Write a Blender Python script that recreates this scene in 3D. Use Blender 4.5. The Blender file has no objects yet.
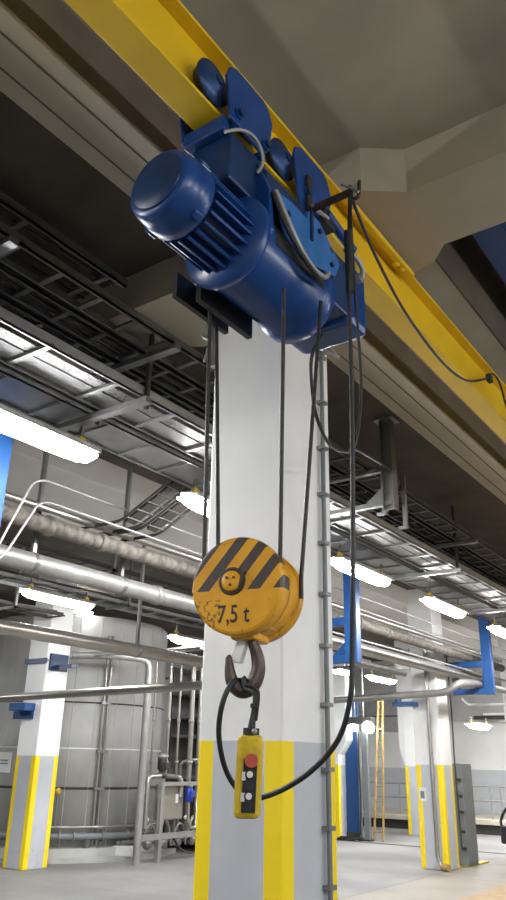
import bpy, bmesh, math, random
from mathutils import Vector, Matrix
random.seed(7)
SC = bpy.context.scene
COL = SC.collection
PI = math.pi
# ------------------------------------------------------------------ camera
YAW, PITCH, ROLL, FPX, EYE = math.radians(35.579), math.radians(22.243), math.radians(1.1615), 760.03, 1.55
_f = Vector((-math.sin(YAW) * math.cos(PITCH), math.cos(YAW) * math.cos(PITCH), math.sin(PITCH)))
_r0 = Vector((math.cos(YAW), math.sin(YAW), 0))
_u0 = _r0.cross(_f)
_r = _r0 * math.cos(ROLL) + _u0 * math.sin(ROLL)
_u = -_r0 * math.sin(ROLL) + _u0 * math.cos(ROLL)
cam_d = bpy.data.cameras.new('camera')
cam = bpy.data.objects.new('camera', cam_d)
COL.objects.link(cam)
m4 = Matrix((_r, _u, -_f)).transposed().to_4x4()
m4.translation = Vector((0, 0, EYE))
cam.matrix_world = m4
cam_d.sensor_fit = 'VERTICAL'
cam_d.sensor_height = 36.0
cam_d.lens = FPX / 900 * 36.0
cam_d.clip_start = 0.05
SC.camera = cam
SC.view_settings.view_transform = 'Standard'
SC.view_settings.look = 'None'
SC.view_settings.gamma = 1
SC.view_settings.use_curve_mapping = False
SC.view_settings.exposure = 0.14

def ray(x, y):
    return _r * ((x - 253) / FPX) + _u * ((450 - y) / FPX) + _f
def ax(x, y, X):
    d = ray(x, y); t = X / d.x
    return Vector((0, 0, EYE)) + d * t
def ay(x, y, Y):
    d = ray(x, y); t = Y / d.y
    return Vector((0, 0, EYE)) + d * t

# ------------------------------------------------------------------ mesh builder
class MB:
    def __init__(s): s.v = []; s.f = []; s.sm = []
    def add(s, vs, fs, sm=False):
        b = len(s.v); s.v += [Vector(v) for v in vs]
        s.f += [tuple(b + i for i in f) for f in fs]; s.sm += [sm] * len(fs); return s
    def box(s, a, b):
        x0, x1 = sorted((a[0], b[0])); y0, y1 = sorted((a[1], b[1])); z0, z1 = sorted((a[2], b[2]))
        vs = [(x0, y0, z0), (x1, y0, z0), (x1, y1, z0), (x0, y1, z0), (x0, y0, z1), (x1, y0, z1), (x1, y1, z1), (x0, y1, z1)]
        return s.add(vs, [(0, 3, 2, 1), (4, 5, 6, 7), (0, 1, 5, 4), (1, 2, 6, 5), (2, 3, 7, 6), (3, 0, 4, 7)])
    def obb(s, c, ex, ey, ez):
        c, ex, ey, ez = Vector(c), Vector(ex), Vector(ey), Vector(ez)
        vs = [c + ex * i + ey * j + ez * k for k in (-1, 1) for j in (-1, 1) for i in (-1, 1)]
        return s.add(vs, [(0, 2, 3, 1), (4, 5, 7, 6), (0, 1, 5, 4), (1, 3, 7, 5), (3, 2, 6, 7), (2, 0, 4, 6)])
    def bar(s, p, q, w, h, up=(0, 0, 1)):
        p, q = Vector(p), Vector(q); d = (q - p); L = d.length; d.normalize()
        up = Vector(up)
        if abs(d.dot(up)) > .98: up = Vector((0, 1, 0))
        sd = d.cross(up).normalized(); up = sd.cross(d)
        return s.obb((p + q) / 2, d * L / 2, sd * w / 2, up * h / 2)
    def tube(s, pts, r, n=10, caps=True):
        pts = [Vector(p) for p in pts]
        rs = r if isinstance(r, (list, tuple)) else [r] * len(pts)
        t0 = (pts[1] - pts[0]).normalized()
        nrm = t0.orthogonal().normalized()
        vs = []
        for i, p in enumerate(pts):
            if i == 0: t = t0
            elif i == len(pts) - 1: t = (pts[i] - pts[i - 1]).normalized()
            else: t = ((pts[i + 1] - p).normalized() + (p - pts[i - 1]).normalized()).normalized()
            nrm = (nrm - t * nrm.dot(t)).normalized(); bn = t.cross(nrm)
            for k in range(n):
                a = 2 * PI * k / n
                vs.append(p + (nrm * math.cos(a) + bn * math.sin(a)) * rs[i])
        fs = []
        for i in range(len(pts) - 1):
            for k in range(n):
                k2 = (k + 1) % n
                fs.append((i * n + k, i * n + k2, (i + 1) * n + k2, (i + 1) * n + k))
        s.add(vs, fs, True)
        if caps:
            b = len(vs) - n
            s.add(vs[:n], [tuple(reversed(range(n)))]); s.add(vs[b:], [tuple(range(n))])
        return s
    def cyl(s, p, q, r, n=20): return s.tube([p, q], r, n)
    def lathe(s, o, axis, prof, n=32, sm=True):
        o, axis = Vector(o), Vector(axis).normalized()
        e1 = axis.orthogonal().normalized(); e2 = axis.cross(e1)
        vs = []
        for (r, h) in prof:
            for k in range(n):
                a = 2 * PI * k / n
                vs.append(o + axis * h + (e1 * math.cos(a) + e2 * math.sin(a)) * r)
        fs = []
        for i in range(len(prof) - 1):
            for k in range(n):
                k2 = (k + 1) % n
                fs.append((i * n + k, i * n + k2, (i + 1) * n + k2, (i + 1) * n + k))
        fs.append(tuple(reversed(range(n)))); b = (len(prof) - 1) * n
        fs.append(tuple(range(b, b + n)))
        return s.add(vs, fs, sm)
    def prism(s, poly, ext):
        ext = Vector(ext); n = len(poly); p = [Vector(q) for q in poly]
        vs = p + [q + ext for q in p]
        fs = [tuple(reversed(range(n))), tuple(range(n, 2 * n))] + [(i, (i + 1) % n, n + (i + 1) % n, n + i) for i in range(n)]
        return s.add(vs, fs)
    def ball(s, c, r, n=12, sq=(1, 1, 1)):
        c = Vector(c); prof = [(max(r * math.sin(PI * i / 8), r * .02), -r * math.cos(PI * i / 8)) for i in range(9)]
        b = len(s.v); s.lathe((0, 0, 0), (0, 0, 1), prof, n)
        for i in range(b, len(s.v)):
            v = s.v[i]; s.v[i] = c + Vector((v.x * sq[0], v.y * sq[1], v.z * sq[2]))
        return s
    def build(s, name, mat, parent=None, bevel=0, loc=None):
        me = bpy.data.meshes.new(name)
        off = Vector((0, 0, 0))
        if parent is not None: off = WORLD[parent.name]
        elif loc is not None: off = Vector(loc)
        me.from_pydata([tuple(v - off) for v in s.v], [], s.f)
        me.polygons.foreach_set('use_smooth', s.sm)
        bm = bmesh.new(); bm.from_mesh(me); bmesh.ops.recalc_face_normals(bm, faces=bm.faces); bm.to_mesh(me); bm.free()
        me.materials.append(mat)
        o = bpy.data.objects.new(name, me); COL.objects.link(o)
        if parent is not None:
            o.parent = parent; WORLD[o.name] = off
        else:
            o.location = off; WORLD[o.name] = off
        if bevel:
            b = o.modifiers.new('bevel', 'BEVEL'); b.width = bevel; b.segments = 2; b.limit_method = 'ANGLE'
        return o
WORLD = {}
def tag(o, label=None, cat=None, group=None, kind=None):
    if label: o['label'] = label
    if cat: o['category'] = cat
    if group: o['group'] = group
    if kind: o['kind'] = kind
    return o
def thing(name, label, cat, loc=(0, 0, 0), group=None, kind=None):
    o = bpy.data.objects.new(name, None); COL.objects.link(o); o.location = loc; o.empty_display_size = .1
    WORLD[o.name] = Vector(loc)
    return tag(o, label, cat, group, kind)
def struct(name, mb, mat, bevel=0): return tag(mb.build(name, mat, None, bevel), kind='structure')
KIDS = {}
def dup(root, loc, label, group=None, rz=None):
    r = root.copy(); COL.objects.link(r); r.location = loc; r['label'] = label
    if group: r['group'] = group
    if rz is not None: r.rotation_euler.z = rz
    for ch in [o for o in bpy.data.objects if o.parent == root]:
        c = ch.copy(); COL.objects.link(c); c.parent = r
        for g in [o for o in bpy.data.objects if o.parent == ch]:
            d = g.copy(); COL.objects.link(d); d.parent = c
    return r
def fillet(pts, rad, k=5):
    pts = [Vector(p) for p in pts]; out = [pts[0]]
    for i in range(1, len(pts) - 1):
        a, b, c = pts[i - 1], pts[i], pts[i + 1]
        r = min(rad, (a - b).length * .49, (c - b).length * .49)
        p0 = b + (a - b).normalized() * r; p1 = b + (c - b).normalized() * r
        for j in range(k + 1):
            t = j / k
            out.append(p0 * (1 - t) ** 2 + b * 2 * t * (1 - t) + p1 * t * t)
    out.append(pts[-1]); return out
def spline(pts, k=6):
    pts = [Vector(p) for p in pts]; P = [pts[0] * 2 - pts[1]] + pts + [pts[-1] * 2 - pts[-2]]; out = []
    for i in range(1, len(P) - 2):
        for j in range(k):
            t = j / k
            out.append(.5 * ((2 * P[i]) + (P[i + 1] - P[i - 1]) * t + (2 * P[i - 1] - 5 * P[i] + 4 * P[i + 1] - P[i + 2]) * t * t + (3 * P[i] - P[i - 1] - 3 * P[i + 1] + P[i + 2]) * t ** 3))
    out.append(pts[-1]); return out

# ------------------------------------------------------------------ materials
def mat(name, c, rough=.5, metal=0, var=.12, scale=6, bump=0, c2=None, thr=None, spec=.5):
    m = bpy.data.materials.new(name); m.use_nodes = True
    nt = m.node_tree; b = nt.nodes['Principled BSDF']
    b.inputs['Roughness'].default_value = rough; b.inputs['Metallic'].default_value = metal
    b.inputs['Specular IOR Level'].default_value = spec
    tc = nt.nodes.new('ShaderNodeTexCoord'); nz = nt.nodes.new('ShaderNodeTexNoise')
    nz.inputs['Scale'].default_value = scale; nz.inputs['Detail'].default_value = 6
    nt.links.new(tc.outputs['Object'], nz.inputs['Vector'])
    rp = nt.nodes.new('ShaderNodeValToRGB')
    c = Vector(c[:3]); d = Vector(c2[:3]) if c2 else c * (1 - var)
    lo, hi = thr or (.35, .65)
    rp.color_ramp.elements[0].position = lo; rp.color_ramp.elements[1].position = hi
    rp.color_ramp.elements[0].color = (*d, 1); rp.color_ramp.elements[1].color = (*c, 1)
    nt.links.new(nz.outputs['Fac'], rp.inputs['Fac']); nt.links.new(rp.outputs['Color'], b.inputs['Base Color'])
    if bump:
        bp = nt.nodes.new('ShaderNodeBump'); bp.inputs['Strength'].default_value = bump; bp.inputs['Distance'].default_value = .01
        nt.links.new(nz.outputs['Fac'], bp.inputs['Height']); nt.links.new(bp.outputs['Normal'], b.inputs['Normal'])
    return m
def emit(name, c, s):
    m = bpy.data.materials.new(name); m.use_nodes = True; nt = m.node_tree
    b = nt.nodes['Principled BSDF']; b.inputs['Base Color'].default_value = (.8, .8, .8, 1)
    b.inputs['Emission Color'].default_value = (*c, 1); b.inputs['Emission Strength'].default_value = s
    return m
class NG:
    """tiny node helper"""
    def __init__(s, m): s.m = m; s.nt = m.node_tree; s.b = s.nt.nodes['Principled BSDF']
    def n(s, t): return s.nt.nodes.new(t)
    def val(s, sock, v):
        if hasattr(v, 'is_output') or isinstance(v, bpy.types.NodeSocket): s.nt.links.new(v, sock)
        else: sock.default_value = v
    def math(s, op, a, b=0.0):
        q = s.n('ShaderNodeMath'); q.operation = op; s.val(q.inputs[0], a); s.val(q.inputs[1], b); return q.outputs[0]
    def mix(s, f, a, b):
        q = s.n('ShaderNodeMix'); q.data_type = 'RGBA'; s.val(q.inputs[0], f)
        s.val(q.inputs[6], a if isinstance(a, bpy.types.NodeSocket) else (*a, 1)); s.val(q.inputs[7], b if isinstance(b, bpy.types.NodeSocket) else (*b, 1)); return q.outputs[2]
    def obj(s):
        tc = s.n('ShaderNodeTexCoord'); sp = s.n('ShaderNodeSeparateXYZ'); s.nt.links.new(tc.outputs['Object'], sp.inputs[0]); s.tc = tc; return sp.outputs
    def noise(s, sc, det=5, vec=None):
        q = s.n('ShaderNodeTexNoise'); q.inputs['Scale'].default_value = sc; q.inputs['Detail'].default_value = det
        s.nt.links.new(vec or s.tc.outputs['Object'], q.inputs['Vector']); return q.outputs['Fac']
    def step(s, v, lo, hi):
        q = s.n('ShaderNodeMapRange'); q.interpolation_type = 'SMOOTHSTEP'; s.val(q.inputs['Value'], v); q.inputs['From Min'].default_value = lo; q.inputs['From Max'].default_value = hi; return q.outputs['Result']
WHITE, GRAYP, YELP = (.80, .80, .79), (.50, .52, .56), (.88, .66, .005)
def column_mat(name, half, zp, stripe=.09, worn=.0):
    m = bpy.data.materials.new(name); m.use_nodes = True; g = NG(m); x, y, z = g.obj()
    cx = g.math('GREATER_THAN', g.math('ABSOLUTE', x), half - stripe); cy = g.math('GREATER_THAN', g.math('ABSOLUTE', y), half - stripe)
    corner = g.math('MULTIPLY', cx, cy)
    nz = g.noise(3.0)
    wh = g.mix(g.step(nz, .35, .7), tuple(c * .93 for c in WHITE), WHITE)
    gr = g.mix(g.step(nz, .35, .7), tuple(c * .92 for c in GRAYP), GRAYP)
    low = g.mix(corner, gr, YELP)
    scuff = g.math('MULTIPLY', g.step(g.noise(14, 8), .62, .72), g.step(z, 1.0, .1))
    low = g.mix(g.math('MULTIPLY', scuff, .5), low, (.3, .29, .27))
    c = g.mix(g.math('GREATER_THAN', z, zp), low, wh)
    g.nt.links.new(c, g.b.inputs['Base Color']); g.b.inputs['Roughness'].default_value = .55
    bp = g.n('ShaderNodeBump'); bp.inputs['Strength'].default_value = .12; bp.inputs['Distance'].default_value = .01
    g.nt.links.new(g.noise(9), bp.inputs['Height']); g.nt.links.new(bp.outputs['Normal'], g.b.inputs['Normal'])
    return m
M = {}
M['slab'] = mat('slab_concrete', (.39, .35, .27), .85, 0, .22, 1.6, .3)
M['soffit'] = mat('soffit_paint', (.40, .355, .275), .8, 0, .1, 2.5, .15)
M['brown'] = mat('brown_concrete_shade', (.13, .105, .08), .9, 0, .3, 2, .3)  # concrete brown; on the girder side it stands for shade
M['white_wall'] = mat('white_wall', (.72, .73, .72), .7, 0, .05, 2)
M['gray_wall'] = mat('gray_wall', (.42, .42, .41), .75, 0, .12, 1.4, .1)
M['tank'] = mat('tank_concrete', (.46, .46, .44), .8, 0, .2, 1.7, .2)
M['yellow_beam'] = mat('crane_yellow', (.78, .50, .012), .42, 0, .12, 3)
M['blue'] = mat('hoist_blue', (.006, .052, .215), .32, 0, .25, 9, .05)
M['lblue'] = mat('plate_blue', (.03, .15, .42), .4, 0, .2, 12, .05)
M['bracket_blue'] = mat('bracket_blue', (.010, .065, .22), .45, 0, .12, 5)
M['dblue'] = mat('dark_blue', (.006, .03, .10), .4, 0, .2, 9)
M['black'] = mat('black_rubber', (.016, .016, .017), .55, 0, .3, 10)
M['rope'] = mat('greasy_rope', (.035, .032, .03), .5, .3, .4, 60)
M['iron'] = mat('rusty_iron', (.07, .05, .04), .6, .5, .4, 12)
M['hook'] = mat('hook_iron', (.10, .072, .06), .45, .5, .45, 22, .1)
M['steel'] = mat('galvanised', (.30, .30, .30), .42, .75, .2, 9)
M['steel_light'] = mat('galvanised_pale', (.36, .36, .355), .45, .5, .15, 7)
M['stainless'] = mat('stainless', (.40, .38, .345), .33, .8, .15, 4)
M['pipe_gray'] = mat('pipe_gray', (.34, .335, .32), .45, .45, .2, 6, .08)
M['lag'] = mat('rusty_pipe', (.19, .165, .14), .7, .2, .6, 14, .15)
M['cable'] = mat('cable_dark', (.04, .034, .03), .5, 0, .5, 5)
M['cable_gray'] = mat('cable_grey', (.22, .21, .2), .5, 0, .3, 5)
M['hose'] = mat('grey_hose', (.38, .37, .35), .5, .2, .2, 8)
M['wheel'] = mat('wheel_steel', (.02, .06, .19), .4, .3, .4, 14)
M['orange'] = None
M['pendant'] = mat('pendant_yellow', (.62, .43, .01), .45, 0, .3, 25, .03)
M['red'] = mat('button_red', (.45, .07, .045), .4, 0, .15, 20)
M['btn_white'] = mat('button_white', (.72, .7, .66), .4, 0, .1, 20)
M['plate_white'] = mat('placard_white', (.75, .75, .73), .5, 0, .05, 9)
M['graybox'] = mat('grey_steel_box', (.19, .21, .22), .5, .1, .15, 4)
M['cabinet'] = mat('cabinet_beige', (.26, .24, .20), .5, .2, .1, 6)
M['dark'] = mat('dark_steel', (.06, .058, .055), .6, .3, .3, 5)
M['platform'] = mat('platform_screed', (.50, .46, .37), .85, 0, .25, 3, .1)
M['motor_blue'] = mat('pump_blue', (.02, .05, .40), .4, 0, .15, 9)
M['ladder'] = mat('ladder_yellow', (.42, .28, .09), .6, 0, .3, 9)
M['clip'] = mat('clip_yellow', (.75, .5, .02), .5, 0, .1, 9)
M['housing'] = mat('lamp_housing', (.5, .5, .49), .5, 0, .05, 9)
M['lamp'] = emit('lamp_diffuser', (.985, .99, 1.0), 100)
M['flood'] = emit('flood_lens', (.95, .98, 1.0), 40)
# floor: grey screed far away, beige strip on the near side, ochre patch at the crane pit
m = bpy.data.materials.new('floor_concrete'); m.use_nodes = True; g = NG(m); x, y, z = g.obj()
n1 = g.noise(.55, 6); n2 = g.noise(5, 8)
gray = g.mix(g.step(n1, .35, .68), (.19, .187, .18), (.29, .286, .275))
gray = g.mix(g.math('MULTIPLY', g.step(n2, .5, .75), .25), gray, (.2, .2, .19))
beige = g.mix(g.step(n1, .35, .65), (.24, .215, .18), (.32, .29, .25))
beige = g.mix(g.math('MULTIPLY', g.step(n2, .55, .75), .3), beige, (.3, .24, .18))
och = g.mix(g.step(n2, .3, .7), (.33, .22, .11), (.40, .28, .15))
c = g.mix(g.math('GREATER_THAN', x, -5.27), gray, beige)
c = g.mix(g.step(g.math('ADD', x, g.math('MULTIPLY', n2, .25)), -4.06, -3.98), c, och)
c = g.mix(g.math('MULTIPLY', g.math('GREATER_THAN', x, -4.6), g.math('LESS_THAN', y, 8.6)), c, (.085, .085, .083))  # unseen near floor darkened to cut bounce onto ceiling and hoist
def line(coord, at, w, dark, c):
    q = g.math('LESS_THAN', g.math('ABSOLUTE', g.math('SUBTRACT', coord, at)), w); return g.mix(g.math('MULTIPLY', q, .75), c, dark)
c = line(x, -5.27, .012, (.16, .14, .12), c)
c = line(y, 12.3, .012, (.2, .15, .11), c)
c = line(y, 8.0, .012, (.2, .18, .15), c)
g.nt.links.new(c, g.b.inputs['Base Color'])
g.b.inputs['Roughness'].default_value = .62
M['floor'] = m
# two tone back wall
m = bpy.data.materials.new('two_tone_wall'); m.use_nodes = True; g = NG(m); x, y, z = g.obj()
n1 = g.noise(1.2)
top = g.mix(g.step(n1, .3, .7), (.66, .67, .66), (.74, .745, .73)); low = g.mix(g.step(n1, .3, .7), (.40, .42, .45), (.46, .48, .51))
g.nt.links.new(g.mix(g.math('GREATER_THAN', z, 1.44), low, top), g.b.inputs['Base Color']); g.b.inputs['Roughness'].default_value = .7
M['two_tone'] = m
# striped hook-block face (object coords: x = across, z = up)
def block_mat(name, stripes):
    m = bpy.data.materials.new(name); m.use_nodes = True; g = NG(m); x, y, z = g.obj()
    n2 = g.noise(30, 8); n1 = g.noise(9, 6)
    base = g.mix(g.step(n1, .3, .7), (.60, .275, .008), (.72, .36, .010))
    if stripes:
        k = g.math('SUBTRACT', g.math('MULTIPLY', x, .78), g.math('MULTIPLY', z, .62))
        ph = g.math('FRACT', g.math('ADD', g.math('DIVIDE', k, .071), .43))
        st = g.math('MULTIPLY', g.math('LESS_THAN', ph, .5), g.math('GREATER_THAN', z, -.018))
        base = g.mix(st, base, (.055, .045, .042))
        sm = g.math('MULTIPLY', g.step(g.noise(55, 3), .52, .58), g.math('MULTIPLY', g.math('LESS_THAN', x, -.055), g.math('LESS_THAN', z, -.05)))
        base = g.mix(g.math('MULTIPLY', sm, .8), base, (.10, .05, .02))
    wear = g.math('MULTIPLY', g.step(n2, .63, .7), .55)
    base = g.mix(wear, base, (.16, .09, .03))
    g.nt.links.new(base, g.b.inputs['Base Color']); g.b.inputs['Roughness'].default_value = .42
    return m
M['stripe'] = block_mat('hazard_stripes', True); M['orange'] = block_mat('block_orange', False)
m = bpy.data.materials.new('perforated_steel'); m.use_nodes = True; g = NG(m); x, y, z = g.obj()
vo = g.n('ShaderNodeTexVoronoi'); vo.inputs['Scale'].default_value = 45; g.nt.links.new(g.tc.outputs['Object'], vo.inputs['Vector'])
g.nt.links.new(g.mix(g.step(vo.outputs['Distance'], .25, .35), (.05, .05, .05), (.24, .24, .24)), g.b.inputs['Base Color'])
g.b.inputs['Metallic'].default_value = .4; g.b.inputs['Roughness'].default_value = .4; M['perf'] = m
M['tray_dark'] = mat('tray_dull', (.17, .168, .165), .5, .6, .2, 9)

# ------------------------------------------------------------------ room shell
XL, XR, YF, YB = -17.0, 7.0, -7.0, 22.5
ZS, ZC = 4.22, 4.5
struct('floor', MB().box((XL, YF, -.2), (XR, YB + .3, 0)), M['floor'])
struct('wall_left', MB().box((XL - .2, YF, 0), (XL, YB + .3, 5.6)), M['gray_wall'])
struct('wall_right', MB().box((XR, YF, 0), (XR + .2, YB + .3, 5.6)), M['white_wall'])
struct('wall_front', MB().box((XL, YF - .2, 0), (XR, YF, 5.6)), M['white_wall'])
struct('wall_back', MB().box((XL, YB, 0), (XR, YB + .2, 5.6)), M['two_tone'])
GX0, GX1 = -2.36, -2.013
# slab with a raised hatch bay beyond the cross beam
HX0, HX1, HY0, HY1 = -1.40, 4.0, 3.42, 14.0
struct('ceiling', MB().box((GX1, YF, ZC), (XR, HY0, 5.5)), M['slab'])
struct('ceiling_tray_bay', MB().box((XL, YF, ZC), (GX1, YB, 5.5)), mat('tray_shaded_concrete', (.10, .08, .06), .95, 0, .35, 2, .3))  # shade above the trays is painted into this darker slab colour
struct('ceiling_hatch_edge', MB().box((GX1, HY0, ZC), (HX0, YB, 5.5)), M['slab'])
struct('ceiling_far_side', MB().box((HX1, HY0, ZC), (XR, HY1, 5.5)), M['slab'])
struct('ceiling_far_end', MB().box((HX0, HY1, ZC), (XR, YB, 5.5)), M['slab'])
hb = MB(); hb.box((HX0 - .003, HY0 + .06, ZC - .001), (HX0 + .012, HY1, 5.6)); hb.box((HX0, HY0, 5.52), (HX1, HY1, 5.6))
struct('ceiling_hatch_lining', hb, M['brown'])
struct('wall_bulkhead', MB().box((XL, YB - .25, 2.74), (XR, YB, ZC)), M['gray_wall'])
# longitudinal girder over the column line
gd = MB().box((GX0, YF, ZS), (GX1, YB, ZC + .01))
struct('ceiling_girder', gd, M['soffit'], .01)
struct('girder_side_shade', MB().box((GX1 - .002, YF, ZS + .012), (GX1 + .006, YB, ZC)), M['brown'])  # shade on the girder side, painted as a thin dark brown sheet
gr_ = MB()
for xx in (GX0 + .10, GX0 + .24): gr_.box((xx, YF, ZS - .003), (xx + .008, YB, ZS + .02))
struct('trim_groove', gr_, M['brown'])
# cross beam over the column row, widening beside the girder
poly = [(XR, 2.92), (-1.165, 2.92), (-1.35, 2.78), (-2.05, 2.78), (-2.25, 2.945), (XL, 2.945), (XL, 3.42), (-3.2, 3.42), (-3.0, 3.57), (-1.40, 3.57), (-1.28, 3.54), (-1.17, 3.42), (XR, 3.42)]
struct('ceiling_cross_beam', MB().prism([(a, b, ZS + .002) for a, b in poly], (0, 0, ZC - ZS)), M['soffit'])
# second girder over the pipe run
struct('ceiling_drop_panel', MB().box((-7.3, YF, ZS), (-5.71, YB, ZC + .01)), mat('pale_soffit', (.50, .475, .44), .8, 0, .08, 2.5, .1), .01)

# ------------------------------------------------------------------ columns
def column(x0, y0, w, ztop, zp, label, name='concrete_column', corbel=None, group='concrete columns with yellow corners'):
    h = w / 2; cx, cy = x0 + h, y0 + h
    r = thing(name, label, 'column', (cx, cy, 0), group, 'thing')
    MB().box((x0, y0, 0), (x0 + w, y0 + w, ztop)).build('shaft', column_mat('column_paint', h, zp), r, .014)
    if corbel:
        s, z0, z1, out = corbel
        e = x0 + w if s > 0 else x0
        MB().prism([(e, y0 + .002, z0), (e + s * out, y0 + .002, z1), (e + s * out, y0 + .002, ztop), (e - s * .02, y0 + .002, ztop), (e - s * .02, y0 + .002, z0)], (0, w - .004, 0)).build('corbel', M['white_wall'], r, .006)
    return r
CX0, CX1, CY0, CY1 = -2.365, -1.905, 2.92, 3.385
column(CX0, CY0, .462, ZS + .003, 1.632, 'large white column with grey and yellow painted foot behind the hook block')
column(-10.443, 8.374, .465, ZC, 1.56, 'white column with yellow corners standing left of the pipe skid')
column(-5.74, 12.92, .465, ZC, 1.545, 'white column with a bent pipe down its front at the edge of the beige floor')
column(-9.80, 16.7, .465, ZC, 1.5, 'flared-top column behind the large column, beside the blue panel', corbel=(1, 1.72, 2.04, .22))
column(-8.50, 18.5, .465, ZC, 1.5, 'far column with a corbel, half hidden by the column with the bent pipe', corbel=(-1, 1.54, 1.9, .13))
q = ay(502.5, 697, 15.5); column(q.x, 15.5, .465, ZC, 1.5, 'column cut by the right edge of the frame, behind the blue pipe bracket')
# thin conduit with clamps down the right face of the big column
r = thing('conduit', 'thin dark conduit clamped down the right face of the large column', 'conduit', (-1.88, 3.27, 0))
MB().tube([(-1.878, 3.265, .02), (-1.878, 3.265, 4.0)], .012, 8).build('tube', M['graybox'], r)
for zz in (.78, 1.05, 1.28, 1.52, 1.80, 2.07, 2.32, 2.58, 2.84, 3.1, 3.37, 3.65):
    MB().box((-1.906, 3.24, zz - .009), (-1.86, 3.292, zz + .009)).build('clamp', M['steel'], r)
MB().box((-1.906, 3.23, 3.70), (-1.85, 3.33, 3.74)).bar((-1.87, 3.25, 3.75), (-1.80, 3.33, 3.66), .03, .01).build('bracket', M['steel_light'], r)
# junction hardware on its left edge
r = thing('wire_clamp', 'pale wire clamp on the upper left edge of the large column', 'clamp', (CX0 - .03, CY0 + .05, 3.7))
MB().box((CX0 - .045, CY0 + .01, 3.60), (CX0, CY0 + .05, 3.9)).build('bracket', M['steel'], r)
MB().tube(spline([(CX0 - .05, CY0, 3.92), (CX0 - .08, CY0 - .02, 3.8), (CX0 - .03, CY0 - .02, 3.74), (CX0 - .06, CY0 - .02, 3.62)]), .008, 6).build('wire', M['steel_light'], r)
for zz in (3.62, 3.75): MB().cyl((CX0 - .06, CY0 + .03, zz), (CX0 + .0, CY0 + .03, zz), .014, 8).build('bolt', M['steel_light'], r)

# ------------------------------------------------------------------ crane beams
BX0, BX1, BZ0, BZ1 = -1.569, -1.434, 3.874, 4.22
bm_ = thing('crane_runway_beam', 'yellow steel runway beam carrying the blue hoist', 'beam', (-1.5, 0, BZ0), None, 'thing')
xm = (BX0 + BX1) / 2
MB().box((BX0, YF, BZ0), (BX1, YB - .26, BZ0 + .016)).build('lower_flange', M['yellow_beam'], bm_, .003)
MB().box((BX0, YF, BZ1 - .016), (BX1, YB - .26, BZ1)).build('upper_flange', M['yellow_beam'], bm_, .003)
MB().box((xm - .006, YF, BZ0 + .015), (xm + .006, YB - .26, BZ1 - .015)).build('web', M['yellow_beam'], bm_)
MB().box((BX1 - .012, 2.72, BZ1 - .05), (BX1 + .03, 3.55, BZ1 - .016)).build('fixing_strip', M['yellow_beam'], bm_, .01)
for yy in (2.84, 3.38):
    MB().ball((BX1 - .01, yy, BZ1 - .035), .026, 10).ball((BX1 - .005, yy + .06, BZ1 - .04), .02, 10).build('bolt_head', M['yellow_beam'], bm_)
bb = thing('blue_beam', 'blue steel beam up in the ceiling hatch at upper right', 'beam', (-1.11, 0, 4.75), None, 'thing')
MB().box((-1.21, HY0 + .02, 4.74), (-1.02, HY1, 4.76)).build('lower_flange', M['bracket_blue'], bb)
MB().box((-1.035, HY0 + .02, 4.75), (-1.02, HY1, 5.05)).build('web', M['bracket_blue'], bb)
MB().box((-1.21, HY0 + .02, 5.05), (-1.02, HY1, 5.07)).build('upper_flange', M['bracket_blue'], bb)

# ------------------------------------------------------------------ hoist
HX, HZ = -1.50, 3.40
hz = thing('electric_hoist', 'blue electric rope hoist hanging on wheels under the yellow beam', 'hoist', (HX, 2.05, HZ))
Yd = (0, 1, 0)
fc = MB().lathe((HX, 1.49, HZ), Yd, [(.105, 0), (.124, .004), (.136, .016), (.143, .04), (.145, .075), (.149, .078), (.149, .14), (.14, .15)], 40).build('fan_cover', M['blue'], hz)
MB().lathe((HX, 1.484, HZ), Yd, [(.03, 0), (.108, .002), (.112, .008)], 32).build('vent_disc', M['dblue'], fc)  # darker blue paints in the unlit, recessed motor front
for a in (40, 130, 220, 310):
    a = math.radians(a); d = Vector((math.cos(a), 0, math.sin(a)))
    MB().obb(Vector((HX, 1.60, HZ)) + d * .147, d * .012, Vector((0, .022, 0)), d.cross(Vector((0, 1, 0))) * .014).build('cover_lug', M['blue'], fc, .004)
a = math.radians(38); d = Vector((math.cos(a), 0, math.sin(a))); t = d.cross(Vector((0, 1, 0)))
MB().obb(Vector((HX, 1.605, HZ)) + d * .1475, d * .003, Vector((0, .022, 0)), t * .016).build('rating_plate', M['plate_white'], fc)
MB().cyl((HX, 1.63, HZ), (HX, 1.90, HZ), .112, 32).build('motor_body', M['dblue'], hz)
fins = MB()
for k in range(22):
    a = 2 * PI * k / 22; d = Vector((math.cos(a), 0, math.sin(a))); t = d.cross(Vector((0, 1, 0)))
    fins.obb(Vector((HX, 1.76, HZ)) + d * .126, d * .022, Vector((0, .115, 0)), t * .0055)
fins.build('cooling_fins', M['blue'], hz, .002)
MB().lathe((HX, 1.87, HZ), Yd, [(.12, -.03), (.150, 0), (.192, .008), (.196, .016), (.196, .042), (.180, .055)], 40).build('motor_flange', M['blue'], hz)
MB().box((HX - .08, 1.66, HZ + .10), (HX + .06, 1.80, HZ + .19)).build('terminal_box', M['blue'], hz, .012)
MB().lathe((HX, 1.92, HZ), Yd, [(.15, 0), (.166, .006), (.170, .02), (.170, .42), (.178, .43), (.186, .44), (.186, .50), (.17, .51)], 44).build('drum_housing', M['blue'], hz)
op = MB(); n_ = 10; vs = []
for yy in (1.985, 2.385):
    for rr_ in (.160, .1725):
        for k in range(n_ + 1):
            a = math.radians(-8 + 78 * k / n_); vs.append((HX + math.cos(a) * rr_, yy, HZ + math.sin(a) * rr_))
N = n_ + 1; fs = []
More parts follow.
